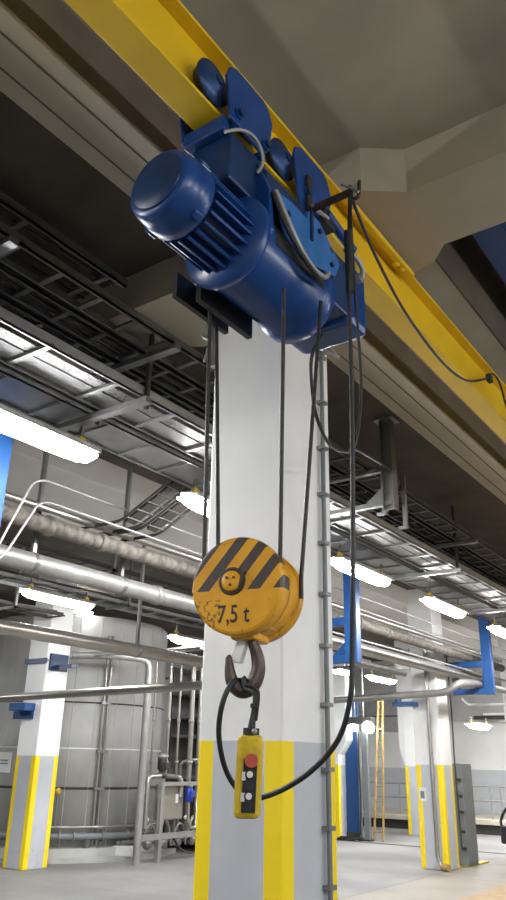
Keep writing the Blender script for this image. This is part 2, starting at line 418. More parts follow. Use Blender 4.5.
for k in range(n_):
    for b0, b1 in ((0, N), (N, 3 * N), (3 * N, 2 * N), (2 * N, 0)): fs.append((b0 + k, b0 + k + 1, b1 + k + 1, b1 + k))
op.add(vs, fs, True).build('rope_opening', M['black'], hz)
MB().prism([(x_, 1.935, z_) for x_, z_ in ((-1.665, 3.42), (-1.64, 3.60), (-1.57, 3.78), (-1.395, 3.78), (-1.335, 3.62), (-1.32, 3.42), (-1.36, 3.36), (-1.64, 3.36))], (0, .022, 0)).build('end_plate', M['blue'], hz, .004)
gb = MB().box((-1.655, 2.54, 3.325), (-1.315, 2.72, 3.65)).build('gearbox', M['blue'], hz, .03)
MB().box((-1.645, 2.41, 3.35), (-1.325, 2.55, 3.63)).build('gearbox_flange', M['dblue'], gb, .01)
for xx, zz in ((-1.33, 3.40), (-1.33, 3.61), (-1.6, 3.40), (-1.47, 3.38)):
    MB().cyl((xx, 2.395, zz), (xx, 2.42, zz), .012, 8).build('bolt', M['iron'], gb)
MB().cyl((-1.32, 2.62, 3.58), (-1.29, 2.62, 3.58), .022, 12).build('cable_gland', M['steel_light'], gb)
MB().tube(spline([(-1.29, 2.62, 3.58), (-1.275, 2.60, 3.61), (-1.285, 2.56, 3.65), (-1.31, 2.50, 3.67)]), .012, 8).build('gland_wire', M['steel_light'], gb)
# rope guide beneath / left
MB().box((-1.672, 1.93, 3.215), (-1.648, 2.28, 3.33)).build('rope_guide', M['black'], hz)
MB().box((-1.752, 1.88, 3.235), (-1.73, 2.22, 3.345)).build('rope_guide', M['black'], hz)
MB().box((-1.74, 1.98, 3.30), (-1.62, 2.16, 3.335)).build('guide_bracket', M['dblue'], hz)
# trolley
def trolley(plate, wheels, bolts):
    for sgn in (1, -1):
        X = xm + sgn * .112
        pl = MB().prism([(X, y, z) for y, z in plate], (sgn * .014, 0, 0)).build('trolley_plate', M['blue'], hz, .004)
        for (y, z) in bolts:
            MB().cyl((X, y, z), (X + sgn * .035, y, z), .017, 8).build('bolt', M['dblue'], pl)
            MB().cyl((X, y, z), (X + sgn * .022, y, z), .027, 12).build('washer', M['blue'], pl)
        for y in wheels:
            wl = MB().lathe((xm + sgn * .035, y, 3.987), (sgn, 0, 0), [(.05, 0), (.08, .002), (.082, .026), (.094, .030), (.096, .042), (.05, .05), (.03, .07)], 28).build('wheel', M['wheel'], hz)
            MB().cyl((xm + sgn * .07, y, 3.987), (xm + sgn * .112, y, 3.987), .022, 12).build('axle', M['dblue'], wl)
    for (y, z) in bolts:
        MB().cyl((xm - .115, y, z - .045), (xm + .115, y, z - .045), .019, 12).build('cross_bar', M['blue'], hz)
P1 = [(1.735, 3.83), (1.70, 4.02), (1.72, 4.08), (1.76, 4.105), (1.95, 4.105), (1.985, 4.085), (2.02, 4.03), (2.0, 3.90), (1.955, 3.82)]
P2 = [(2.24, 3.75), (2.185, 4.0), (2.20, 4.06), (2.25, 4.09), (2.44, 4.09), (2.475, 4.07), (2.52, 3.985), (2.49, 3.90), (2.40, 3.80)]
trolley(P1, (1.68, 1.93), ((1.78, 3.885), (1.965, 3.875)))
trolley(P2, (2.17, 2.42), ((2.29, 3.865), (2.41, 3.86)))
# suspension frame between trolley and drum
MB().box((-1.60, 1.72, 3.78), (-1.40, 1.76, 3.85)).build('yoke_bar', M['blue'], hz, .006)
MB().box((-1.58, 1.76, 3.57), (-1.395, 2.0, 3.80)).build('yoke_block', M['dblue'], hz, .01)
MB().box((-1.60, 1.95, 3.62), (-1.36, 2.42, 3.74)).build('frame_top', M['dblue'], hz, .01)
for X in (-1.335, -1.675):
    fp = MB().prism([(X, y, z) for y, z in [(1.96, 3.60), (2.0, 3.63), (2.09, 3.645), (2.20, 3.645), (2.22, 3.695), (2.31, 3.695), (2.48, 3.58), (2.435, 3.49), (2.30, 3.455), (2.156, 3.42), (2.04, 3.455)]], (.012, 0, 0)).build('frame_plate', M['lblue'], hz, .003)
    if X > -1.5:
        MB().box((X + .011, 2.225, 3.55), (X + .022, 2.24, 3.70)).build('slot', M['dblue'], fp)
        for y, z in ((2.05, 3.56), (2.30, 3.64), (2.40, 3.53)): MB().cyl((X + .01, y, z), (X + .024, y, z), .012, 8).build('bolt', M['dblue'], fp)
MB().tube([(-1.36, 2.43, 3.84), (-1.36, 2.68, 3.795)], .024, 12).build('buffer', M['blue'], hz)
MB().box((-1.41, 2.40, 3.78), (-1.35, 2.50, 3.86)).build('buffer_bracket', M['black'], hz, .006)
# hoses
MB().tube(spline([(-1.40, 1.73, 3.765), (-1.37, 1.78, 3.80), (-1.35, 1.84, 3.81), (-1.345, 1.89, 3.78), (-1.352, 1.915, 3.73), (-1.38, 1.92, 3.70)]), .0075, 8).build('hose', M['hose'], hz)
MB().tube(spline([(-1.325, 1.97, 3.62), (-1.30, 2.02, 3.50), (-1.29, 2.10, 3.41), (-1.29, 2.2, 3.375), (-1.30, 2.30, 3.40), (-1.315, 2.36, 3.46)]), .011, 8).build('hose', M['hose'], hz)
MB().tube(spline([(-1.325, 1.95, 3.60), (-1.30, 2.0, 3.47), (-1.285, 2.08, 3.385), (-1.28, 2.18, 3.345), (-1.30, 2.28, 3.36)]), .010, 8).build('hose', M['black'], hz)
MB().tube([(-1.345, 2.28, 3.775), (-1.345, 2.42, 3.80)], .009, 8).build('rod', M['steel_light'], hz)
# iron cable bracket sticking out sideways
cb = MB()
cb.box((-1.372, 2.275, 3.76), (-1.360, 2.31, 3.95)); cb.box((-1.372, 2.285, 3.752), (-1.155, 2.30, 3.782))
cb.build('cable_bracket', M['iron'], hz)
MB().tube(fillet([(-1.165, 2.292, 3.71), (-1.165, 2.292, 3.80)], .01), .010, 8).build('prong', M['iron'], hz)
MB().tube(fillet([(-1.165, 2.292, 3.73), (-1.125, 2.292, 3.72), (-1.12, 2.292, 3.805)], .03), .008, 8).build('prong', M['iron'], hz)
MB().tube([(-1.20, 2.28, 3.82), (-1.12, 2.28, 3.74)], .006, 6).build('tie_wire', M['steel_light'], hz)

# ------------------------------------------------------------------ hook block
A = Vector((-math.sin(math.radians(14.5)), math.cos(math.radians(14.5)), 0)); U = Vector((A.y, -A.x, 0))
Fc = ax(236.5, 584.5, -1.5); RB = .166
hbk = thing('hook_block', 'orange hook block with hazard stripes hanging below the blue hoist', 'hook block', Fc)
ROT = {}
def local_part(mb, name, mt, parent, origin, bevel=0):
    """a part whose own axes are x = across, y = along the sheave axle, z = up"""
    R3 = Matrix((U, A, Vector((0, 0, 1)))).transposed()
    me = bpy.data.meshes.new(name); me.from_pydata([tuple(v) for v in mb.v], [], mb.f); me.polygons.foreach_set('use_smooth', mb.sm)
    bm = bmesh.new(); bm.from_mesh(me); bmesh.ops.recalc_face_normals(bm, faces=bm.faces); bm.to_mesh(me); bm.free()
    me.materials.append(mt); o = bpy.data.objects.new(name, me); COL.objects.link(o); o.parent = parent
    mw = R3.to_4x4(); mw.translation = Vector(origin) - WORLD[parent.name]
    o.matrix_local = (ROT[parent.name].inverted() @ mw) if parent.name in ROT else mw
    ROT[o.name] = R3.to_4x4(); WORLD[o.name] = Vector(origin)
    if bevel:
        b = o.modifiers.new('bevel', 'BEVEL'); b.width = bevel; b.segments = 2; b.limit_method = 'ANGLE'
    return o
front = local_part(MB().lathe((0, 0, 0), (0, 1, 0), [(.02, 0), (RB - .012, .0), (RB - .004, .004), (RB, .012), (RB, .06), (RB - .02, .068)], 56, False), 'sheave_cover', M['stripe'], hbk, Fc)
rear = local_part(MB().lathe((0, 0, 0), (0, 1, 0), [(RB - .03, 0), (RB - .010, .006), (RB - .010, .09), (RB - .002, .092), (RB - .002, .135), (RB - .012, .146), (.02, .147)], 56, False), 'sheave_cover', M['orange'], hbk, Fc + A * .094)
local_part(MB().box((-.09, .06, -.135), (.09, .15, .06)).box((-.04, .05, -.172), (.05, .20, -.10)), 'frame', M['orange'], hbk, Fc, .01)
local_part(MB().lathe((0, 0, 0), (0, 1, 0), [(.13, 0), (.105, .012), (.13, .024)], 40), 'sheave', M['hook'], hbk, Fc + A * .069)
local_part(MB().lathe((0, 0, 0), (0, 1, 0), [(.040, -.003), (.047, -.003), (.048, 0)], 28), 'hub_ring', M['iron'], hbk, Fc + Vector((0, 0, .012)) - U * .016)
hub = local_part(MB().lathe((0, 0, 0), (0, 1, 0), [(.012, -.012), (.030, -.012), (.034, -.008), (.036, .0)], 28), 'hub', M['orange'], hbk, Fc + Vector((0, 0, .012)) - U * .018)
for sx, sz in ((-.012, .010), (.012, .010), (0, -.014)):
    local_part(MB().cyl((sx, -.016, sz), (sx, -.011, sz), .0045, 8), 'bolt', M['iron'], hub, Fc + Vector((0, 0, .012)) - U * .018)
local_part(MB().tube([(.045, -.004, .03), (.03, -.004, -.022)], .008, 6), 'keeper', M['iron'], hbk, Fc + Vector((0, 0, .012)) - U * .018)
def text(body, size, origin, name, mt, parent, sx=1.0):
    cu = bpy.data.curves.new(name, 'FONT'); cu.body = body; cu.size = size; cu.align_x = 'CENTER'; cu.extrude = .0006; cu.offset = .0008
    tmp = bpy.data.objects.new('tmp', cu); COL.objects.link(tmp); bpy.context.view_layer.update()
    me = bpy.data.meshes.new_from_object(tmp.evaluated_get(bpy.context.evaluated_depsgraph_get())); bpy.data.objects.remove(tmp); bpy.data.curves.remove(cu)
    me.name = name; me.materials.clear(); me.materials.append(mt)
    o = bpy.data.objects.new(name, me); COL.objects.link(o); o.parent = parent
    R3 = Matrix((U, Vector((0, 0, 1)), -A)).transposed().to_4x4()
    R3.translation = Vector(origin) - WORLD[parent.name]
    o.matrix_local = ROT[parent.name].inverted() @ R3 @ Matrix.Diagonal((sx, 1, 1, 1)); return o
for ch, dx in (('7', -.050), (',', -.028), ('5', -.006), ('t', .038)):
    text(ch, .082, Fc + U * dx + Vector((0, 0, -.124)) - A * .0008, 'lettering', M['black'], front, .72)
# hook (swept tapering bar in the plane facing the aisle)
Hu = Vector((math.cos(YAW), math.sin(YAW), 0)); Ho = Fc + A * .085 + Vector((0, 0, -.151)) + Hu * .022
def hp(zx, zy): return Ho + Hu * ((zx - 275) * .00040) + Vector((0, 0, -(zy - 60) * .00040))
pts = [(275, 10), (276, 70), (290, 130), (318, 200), (337, 280), (335, 360), (310, 435), (265, 490), (210, 508), (160, 485), (122, 430), (105, 365), (98, 300), (90, 245), (84, 232)]
rad = [40, 40, 44, 52, 58, 62, 66, 68, 66, 62, 54, 45, 36, 26, 10]
pth = [hp(*p) for p in pts]
sp = spline(pth, 4); rr = []
for i in range(len(sp)):
    t = i / 4; k = min(int(t), len(rad) - 2); rr.append((rad[k] * (1 - (t - k)) + rad[k + 1] * (t - k)) * .00040)
MB().tube(sp, rr, 14).build('hook', M['hook'], hbk)
MB().prism([hp(190, 20), hp(262, 30), hp(178, 292), hp(92, 278)], A * .035).build('safety_latch', M['plate_white'], hbk, .002)

# ------------------------------------------------------------------ rope
rp = thing('wire_rope', 'dark wire rope falling from the hoist drum to the hook block', 'rope', (HX, 2.05, 3.3))
S1 = Fc + A * .08; S2 = Fc + A * .088
for top, bot in ((ax(284, 300, -1.325), S1 + U * .125 + Vector((0, 0, .03))), (ax(321, 312, -1.312), S2 + U * .198 + Vector((0, 0, .03))),
                 (ax(210, 300, -1.69), S1 - U * .158 + Vector((0, 0, .05))), (ax(216, 318, -1.75), S2 - U * .105 + Vector((0, 0, .05)))):
    MB().tube([top + Vector((0, 0, .05)), bot, bot - Vector((0, 0, .07))], .0078, 8).build('rope_fall', M['rope'], rp)
# ------------------------------------------------------------------ pendant + cables
pc = ax(249, 776, -1.47)
Pn = Vector((math.sin(YAW - .10), -math.cos(YAW - .10), 0)); Px = Vector((-Pn.y, Pn.x, 0)); Pz = (Vector((0, 0, 1)) + Px * .035).normalized()
pd = thing('control_pendant', 'yellow push-button pendant dangling from the hook on a black cable', 'pendant', pc)
def pp(x, y, z): return pc + Px * x + Pn * y + Pz * z
MB().obb(pc, Px * .040, Pn * .034, Pz * .118).build('body', M['pendant'], pd, .016)
MB().obb(pp(.006, .035, -.025), Px * .021, Pn * .003, Pz * .075).build('button_panel', M['black'], pd)
for z in (.0, -.058): MB().obb(pp(-.012, .038, z), Px * .006, Pn * .002, Pz * .012).build('marking_plate', M['btn_white'], pd)
MB().cyl(pp(.010, .034, .044), pp(.010, .058, .044), .020, 20).build('stop_button', M['red'], pd, .004)
for z, mt in ((.005, 'btn_white'), (-.025, 'black'), (-.055, 'btn_white'), (-.083, 'black')):
    b_ = MB().cyl(pp(.007, .036, z), pp(.007, .045, z), .0145, 16).build('button', M['black'], pd)
    if mt == 'btn_white': MB().cyl(pp(.007, .045, z), pp(.007, .050, z), .0095, 14).build('button_cap', M[mt], b_)
MB().tube([pp(0, 0, .115), pp(0, 0, .138)], .026, 12).tube([pp(0, 0, .135), pp(.004, 0, .185)], [.013, .008], 8).build('gland', M['black'], pd)
MB().ball(pp(.012, .024, .128), .009).build('screw', M['steel_light'], pd)
# control cable: bracket -> long drop -> loop behind the pendant -> over the hook -> pendant
kc = thing('control_cable', 'black control cable looping from the hoist bracket to the hook', 'cable', (-1.165, 2.29, 3.7))
inner = hp(215, 425)
path = [(-1.165, 2.29, 3.76), ax(349, 290, -1.16), ax(352, 400, -1.16), ax(353, 560, -1.165), ax(352, 660, -1.18), ax(350, 700, -1.19), ax(338, 740, -1.25), ax(310, 772, -1.36), ax(275, 793, -1.50), ax(248, 797, -1.58), ax(228, 775, -1.60), ax(219, 738, -1.58), ax(222, 705, -1.55), ax(232, 683, -1.535), inner + Vector((0, 0, .0)) + A * .02 + Hu * -.01]
MB().tube(spline(path), .0088, 10).build('cable_run', M['black'], kc)
MB().tube(spline([inner + A * .02, hp(240, 420) - A * .02, hp(265, 500) - A * .032, pp(.006, 0, .24), pp(.002, 0, .16)]), .0085, 8).build('cable_end', M['black'], kc)
MB().tube(spline([hp(275, 470) - A * .034, pp(.016, .0, .25), pp(.014, .0, .16)]), .0045, 6).build('strain_wire', M['black'], kc)
MB().obb(pp(.006, 0, .205), Px * .012, Pn * .012, Pz * .006).build('cable_tie', M['black'], kc)
MB().tube(spline([(-1.16, 2.29, 3.73), (-1.155, 2.27, 3.6), ax(355, 290, -1.15), ax(361, 380, -1.15), ax(358, 430, -1.15), ax(352, 452, -1.16)]), .006, 8).build('slack_loop', M['black'], kc)
MB().tube([ax(348, 232, -1.165), ax(350, 292, -1.165)], [.018, .016], 10).build('cable_sleeve', M['black'], kc)
# festoon cable along the beam
fk = thing('feed_cable', 'black feed cable drooping from the hoist bracket along the yellow beam', 'cable', (-1.16, 2.29, 3.8))
MB().tube(spline([(-1.165, 2.29, 3.78), ax(357, 212, -1.19), ax(375, 255, -1.24), ax(405, 312, -1.29), ax(440, 360, -1.35), ax(465, 380, -1.39), ax(485, 379, -1.41), ax(493, 374, -1.42), ax(500, 384, -1.41), ax(506, 405, -1.40), ax(516, 430, -1.40), ax(540, 455, -1.40), ax(575, 470, -1.41)]), .0075, 8).build('cable_run', M['black'], fk)
MB().box((-1.436, 4.80, 4.05), (-1.405, 4.86, 4.10)).build('cable_clip', M['dark'], fk)
tag(MB().tube(spline([ax(322, 335, -1.45), ax(313, 352, -1.45), ax(311, 375, -1.47), ax(316, 415, -1.5), ax(330, 445, -1.6), ax(346, 452, -1.7), ax(357, 450, -2.0), Vector((-2.70, 5.86, 3.99))]), .008, 8).build('loose_cable', M['black']), 'loose black cable hanging from the gearbox past the large column edge to the tray post', 'cable')

# ------------------------------------------------------------------ lamps
def lamp_proto(loc, label, group):
    r = thing('fluorescent_lamp', label, 'lamp', loc, group)
    x, y, z = loc
    def shell(zs, w, L):
        mb = MB(); n = 12; secs = []
        for i in range(17):
            t = -1 + 2 * i / 16; k = max(.0, 1 - abs(t) ** 7) ** .5; k = max(k, .12)
            secs.append([(x + math.cos(PI * j / n) * w * k, y + t * L, z + math.sin(PI * j / n) * zs * k) for j in range(n + 1)])
        vs = [p for s_ in secs for p in s_]; fs = []; N = n + 1
        for i in range(16):
            for j in range(n): fs.append((i * N + j, i * N + j + 1, (i + 1) * N + j + 1, (i + 1) * N + j))
        fs.append(tuple(range(N))); fs.append(tuple(range(16 * N, 17 * N)))
        for i in range(16): fs.append((i * N, (i + 1) * N, (i + 1) * N + n, i * N + n))
        return mb.add(vs, fs, True)
    hs_ = shell(.05, .112, .672)
    for s in (-1, 1): hs_.box((x + s * .104, y - .60, z - .02), (x + s * .111, y + .60, z + .01))
    hs_.build('housing', M['housing'], r)
    mb = shell(-.10, .096, .66)
    mb.build('diffuser', M['lamp'], r)
    for s in (-1, 1):
        MB().box((x - .02, y + s * .5 - .03, z + .05), (x + .02, y + s * .5 + .03, z + .085)).build('hanger_clip', M['clip'], r)
        MB().box((x - .012, y + s * .5 - .012, z + .08), (x + .012, y + s * .5 + .012, z + .17)).build('hanger_rod', M['steel'], r)
    return r
GL = 'lamps hung under the cable trays'
L1 = [(2.81, 'brightest nearest lamp, at the left edge under the cable trays'), (5.08, 'second lamp under the trays, cut off by the left side of the large column'),
      (7.54, 'first lamp right of the large column, largest on that side'), (9.95, 'second lamp right of the large column, under the trays'), (12.5, 'lamp under the trays at the right edge of the frame')]
proto = lamp_proto((-3.86, L1[0][0], 3.55), L1[0][1], GL)
for y, l in L1[1:]: dup(proto, (-3.86, y, 3.55), l, GL)
G2 = 'lamps in the rows further back'
for p, l in (((-8.3, 7.05, 3.60), 'lamp at far left above the beige horizontal pipe'), ((-7.85, 9.55, 3.3), 'lamp between the pipes just left of the hook block'),
             ((-7.75, 13.8, 3.3), 'small lamp touching the right edge of the large column'), ((-7.75, 15.9, 3.3), 'small lamp above the floodlight, second from the large column'),
             ((-6.5, 18.3, 2.42), 'small low lamp in front of the white wall at far right')):
    dup(proto, p, l, G2)
# unseen lamps added for light: assumed further rows of the hall
GO = 'unseen lamps added for light, outside the picture'
for p in ((-3.86, .25, 3.55), (-3.86, -2.2, 3.55), (2.6, -3.5, 3.55), (2.6, -1.0, 3.55), (2.6, 1.5, 3.55), (2.6, 4.0, 3.55), (2.6, 6.5, 3.55), (2.6, 9.0, 3.55), (-4.2, 17, 3.6), (-2.0, 20, 3.4), (-5.2, 20.3, 3.6), (-5.6, 18.6, 3.3), (-12.5, 5.5, 3.5), (-12.5, 18.5, 3.4)):
    dup(proto, p, 'unseen lamp added for light, as a further row of the hall, out of the picture', GO)
# bare cross of tubes far left
r = thing('tube_lamp', 'small T of bare glowing tubes just under the far left lamp', 'lamp', ay(72, 611, 9.6))
MB().tube([ay(57, 610, 9.6), ay(92, 613, 9.6)], .022, 8).build('tube', M['lamp'], r)
MB().tube([ay(71, 614, 9.6), ay(69, 629, 9.6)], .022, 8).build('tube', M['lamp'], r)
MB().tube([ay(72, 609, 9.6), ay(72, 609, 9.6) + Vector((0, 0, 1.0))], .012, 6).build('hanger_rod', M['steel'], r)

# ------------------------------------------------------------------ cable trays
def ladder(x0, x1, z, y0, y1, step, label, group='cable ladders along the girder', rail=.055, rungw=.035, mt='steel', off=0.0, name='cable_ladder', solid=None):
    r = thing(name, label, 'cable tray', ((x0 + x1) / 2, y0, z), group)
    for xx, s in ((x0, 1), (x1, -1)):
        MB().box((xx, y0, z), (xx + s * .016, y1, z + rail)).box((xx, y0, z), (xx + s * .03, y1, z + .006)).build('side_rail', M[mt], r)
    y = y0 + off; first = None
    while y < y1:
        if first is None:
            first = MB().box((x0, y, z + .004), (x1, y + rungw, z + .022)).build('rung', M[mt], r); y_first = y
        else:
            c = first.copy(); COL.objects.link(c); c.parent = r; c.location = (0, y - y_first, 0)
        y += step
    if solid: MB().box((x0 + .01, y0, z + .024), (x1 - .01, y1, z + .03)).build('tray_floor', M[solid], r)
    return r
ladder(-3.44, -2.965, 4.25, -1.2, 2.77, .62, 'dark topmost cable ladder at upper left, close under the ceiling', off=.1, mt='tray_dark')
ladder(-3.165, -2.925, 4.04, -1.2, 14, .30, 'upper narrow cable ladder, open rungs, nearest the concrete girder', off=.15, mt='tray_dark')
ladder(-3.405, -3.185, 4.04, -1.2, 14, .30, 'upper cable ladder loaded with dark cables, middle of three', off=.15, mt='tray_dark')
ladder(-3.66, -3.425, 4.04, -1.2, 14, .30, 'upper cable ladder furthest from the girder, filled with cables', off=.15, mt='tray_dark')
ladder(-3.625, -3.20, 3.75, -1.2, 15, .56, 'lower cable ladder above the lamps holding a perforated strip', off=.28, rail=.07, mt='steel_light')
ladder(-4.06, -3.65, 3.72, -1.2, 15, .44, 'lower solid-bottom cable tray straight above the row of lamps', off=.2, mt='steel_light', name='cable_tray', solid='steel_light')
pt = thing('perforated_tray', 'bright perforated strip tray lying inside the lower cable ladder', 'cable tray', (-3.35, -1.2, 3.775))
MB().box((-3.405, -1.2, 3.776), (-3.315, 15, 3.781)).build('strip', M['perf'], pt)
MB().box((-3.41, -1.2, 3.776), (-3.405, 15, 3.80)).build('lip', M['steel_light'], pt)
tag(MB().box((-3.59, -1.2, 3.776), (-3.43, 15, 3.782)).build('cover_sheet', M['steel_light']), 'plain grey cover sheet beside the perforated strip in the lower ladder', 'cover')
def bundle(x0, x1, z, y0, y1, n, mt, label, amp=.012):
    mb = MB()
    for k in range(n):
        X = random.uniform(x0, x1); Z = z + random.uniform(0, .06); p = random.uniform(0, 6); f = random.uniform(1.2, 3.0)
        mb.tube([(X + amp * math.sin(p + f * y), y, Z + .008 * math.sin(2.1 * f * y + p)) for y in [y0 + (y1 - y0) * i / 40 for i in range(41)]], random.uniform(.005, .011), 5)
    return tag(mb.build('cable_bundle', M[mt]), label, 'cables', None, 'stuff')
bundle(-3.39, -3.2, 4.072, -1.2, 13.5, 14, 'cable', 'dark cables lying in the middle upper ladder')
bundle(-3.65, -3.44, 4.072, -1.2, 13.5, 16, 'cable', 'dark cables heaped in the upper ladder above the perforated strip', .02)
bundle(-3.64, -3.2, 4.09, -1.2, 5.5, 7, 'cable_gray', 'few grey cables mixed among the dark ones at left', .03)
bundle(-4.04, -3.68, 3.755, -1.2, 14, 10, 'cable_gray', 'grey cables in the solid-bottom tray over the lamps')
bundle(-3.42, -2.99, 4.28, -1.2, 2.75, 10, 'cable', 'dark cables in the topmost ladder', .02)
# supports
def support(y, label):
    r = thing('tray_support', label, 'tray support', (-2.73, y, 3.62), 'posts and arms carrying the cable trays')
    MB().box((-2.78, y - .01, 3.63), (-2.68, y + .01, ZC)).box((-2.785, y - .05, 3.63), (-2.775, y + .05, ZC)).box((-2.685, y - .05, 3.63), (-2.675, y + .05, ZC)).build('post', M['steel'], r)
    MB().box((-2.83, y - .09, ZC - .02), (-2.63, y + .09, ZC)).build('top_plate', M['steel'], r)
    MB().box((-4.10, y - .03, 3.672), (-2.70, y + .03, 3.712)).build('arm', M['steel'], r)
    MB().box((-3.70, y - .03, 3.995), (-2.70, y + .03, 4.03)).build('arm', M['steel'], r)
    MB().prism([(-2.78, y - .012, 3.70), (-2.98, y - .012, 3.712), (-2.78, y - .012, 3.86)], (0, .024, 0)).build('gusset', M['steel'], r)
    return r
support(5.93, 'stout tray support post just right of the large column')
def slim_support(y, label, ztop=ZC):
    r = thing('tray_support', label, 'tray support', (-3.1, y, 3.66), 'posts and arms carrying the cable trays')
    MB().box((-4.10, y - .03, 3.672), (-3.12, y + .03, 3.712)).build('arm', M['steel'], r)
    MB().box((-3.70, y - .03, 3.995), (-2.90, y + .03, 4.03)).build('arm', M['steel'], r)
    MB().box((-3.195, y + .03, 3.66), (-3.17, y + .055, ztop)).build('hanger_rod', M['dark'], r)
    MB().box((-3.645, y + .03, 3.66), (-3.628, y + .055, ztop)).build('hanger_rod', M['dark'], r)
    return r
slim_support(3.2, 'slim tray arms and rods left of the large column top', ZS); slim_support(8.66, 'slim tray arms and rods, next right of the stout post'); slim_support(11.4, 'slim tray arms and rods at the right edge, furthest away'); slim_support(1.9, 'slim tray arms and rods at upper left, nearest the viewer')
for x, y, z1, l in ((-2.93, 6.12, 4.16, 'short slotted channel upright on the tray edge left of the stout post'), (-2.95, 6.62, 4.20, 'short slotted channel upright on the tray edge right of the stout post')):
    r = thing('channel_upright', l, 'bracket', (x, y, 3.68))
    MB().box((x + .03, y - .02, 3.68), (x + .07, y + .02, z1)).build('channel', M['steel_light'], r, .004)
    MB().box((x - .02, y - .025, 3.66), (x + .07, y + .025, 3.68)).build('foot', M['steel_light'], r)
# inclined riser ladders going down from the trays behind
for k, (dy, l) in enumerate(((0, 'inclined cable ladder dropping from the lamp tray behind it, left one'), (.5, 'inclined cable ladder dropping from the lamp tray behind it, right one'))):
    p0 = Vector((-4.10, 4.65 + dy * .55, 3.74)); p1 = Vector((-4.62, 4.62 + dy * .55, 3.46)); p2 = Vector((-5.4, 4.6 + dy * .55, 3.46))
    r = thing('riser_ladder', l, 'cable tray', p0, 'inclined ladders behind the lamps')
    for s in (-.11, .11):
        o_ = Vector((0, s, 0)); MB().tube(fillet([p0 + o_, p1 + o_, p2 + o_], .08), .014, 6).build('side_rail', M['dark'], r)
    for t in range(5):
        c_ = p0.lerp(p1, (t + .5) / 5); MB().bar(c_ + Vector((0, -.11, 0)), c_ + Vector((0, .11, 0)), .02, .012).build('rung', M['dark'], r)
    MB().obb(p0.lerp(p1, .5) + Vector((0, 0, .015)), (p1 - p0) / 2, Vector((0, .06, 0)), Vector((0, 0, .012))).build('cables', M['cable'], r)
# ------------------------------------------------------------------ overhead pipes
def pipe(pts, r_, label, mt, name='pipe', flr=None, hang=(), n=18, group='overhead pipes', couplers=()):
    r = thing(name, label, 'pipe', pts[0], group)
    MB().tube(fillet(pts, flr or r_ * 3), r_, n).build('tube', M[mt], r)
    for h in hang:
        h = Vector(h); MB().lathe(h + Vector((0, -.02, 0)), Yd, [(r_ + .003, 0), (r_ + .007, .002), (r_ + .007, .038), (r_ + .003, .04)], 16).build('clamp', M['steel'], r)
        MB().box((h.x - .018, h.y - .018, h.z + r_ * .9), (h.x + .018, h.y + .018, ZS + .001 if -7.3 < h.x < -5.71 else ZC)).build('hanger', M['steel'], r)
    for p, a in couplers:
        MB().lathe(Vector(p) - Vector(a) * .035, a, [(r_, 0), (r_ + .012, .004), (r_ + .012, .066), (r_, .07)], n).build('coupling', M[mt], r)
    return r
pipe([(-4.95, -2, 3.475), (-4.95, 16, 3.475)], .034, 'slim bright pipe running on top of the rusty pipe', 'stainless', hang=[(-4.95, y, 3.475) for y in (2.4, 9.2)])
pipe([(-4.95, -2, 3.335), (-4.95, 16, 3.335)], .072, 'rust-stained pipe directly under the slim bright pipe', 'lag', couplers=[((-4.95, y, 3.335), (0, 1, 0)) for y in (3.2, 4.0, 4.6, 7.6, 9.5, 10.4)])
pipe([(-5.16, -2, 3.06), (-5.16, 16.5, 3.06)], .083, 'thick silver pipe below the rusty pipe', 'pipe_gray', hang=[(-5.16, y, 3.06) for y in (3.0, 4.05, 5.1, 7.2)], couplers=[((-5.16, y, 3.06), (0, 1, 0)) for y in (5.6, 9.8)])
pipe([(-6.8, 0, 2.795), (-6.8, 9.3, 2.795)], .078, 'broad beige pipe with a highlight passing over the left column', 'stainless', hang=[(-6.8, y, 2.795) for y in (2, 7.1)])
pipe([(-12.0, 7.05, 2.262), (-4.45, 7.05, 2.352), (-4.45, 7.05, 4.2)], .052, 'beige pipe crossing level in front of the left column', 'stainless', flr=.15)
pipe([(-7.9, 12.55, 2.56), (-4.95, 12.55, 2.655), (-4.75, 12.6, 2.80), (-4.75, 13.3, 2.86), (-4.75, 17, 2.86)], .06, 'grey pipe crossing the right column and kinking upward', 'pipe_gray', flr=.12)
for X, ps, l in ((-4.68, ((-12, 565), (4, 535), (33, 482), (45, 480), (110, 508)), 'thin conduit above the pipes with a bent-down end at left'), (-4.72, ((-8, 565), (6, 553), (38, 504), (48, 502), (110, 526)), 'second thin conduit bent down beside the first at left')):
    P_ = [ax(*p, X) for p in ps]; P_ = P_[:4] + [Vector((X, 16, P_[3].z))]
    pipe(P_, .010, l, 'steel_light', 'conduit', .14, n=8, group='thin conduits')
pipe([(-4.9, 6.5, 3.10), (-4.9, 16, 3.10)], .016, 'thin pale conduit between the pipes right of the large column', 'steel_light', 'conduit', n=8, group='thin conduits')
pipe([(-5.6, 7.5, 3.28), (-5.6, 16, 3.28)], .03, 'dull brown pipe behind the rusty pipe at right', 'lag', n=10)
pipe([(-5.75, 7.5, 3.0), (-5.75, 12.7, 3.0)], .05, 'grey pipe behind the thick silver pipe at right', 'pipe_gray', n=12)
for k, (z, dy) in enumerate(((2.60, 0), (2.44, .2), (2.32, .5))):
    a, b_ = (ay(455, 706, 14.6), ay(462, 714, 14.4)) if k == 0 else (None, None)
    X0 = -5.35 + .2 * k
    p = [(X0 - .15, 14.7 + dy, z + .12), (X0, 14.6 + dy, z), (-2.5, 14.6 + dy, z - .02)] if k == 0 else [(X0, 14.6 + dy, z), (-2.5, 14.6 + dy, z - .02)]
    pipe(p, .022, 'pale conduit over the white wall at right, %s' % ('upper one with a bent end', 'middle one', 'lowest one')[k], 'plate_white', 'conduit', .05, n=8, group='pale conduits at far right')
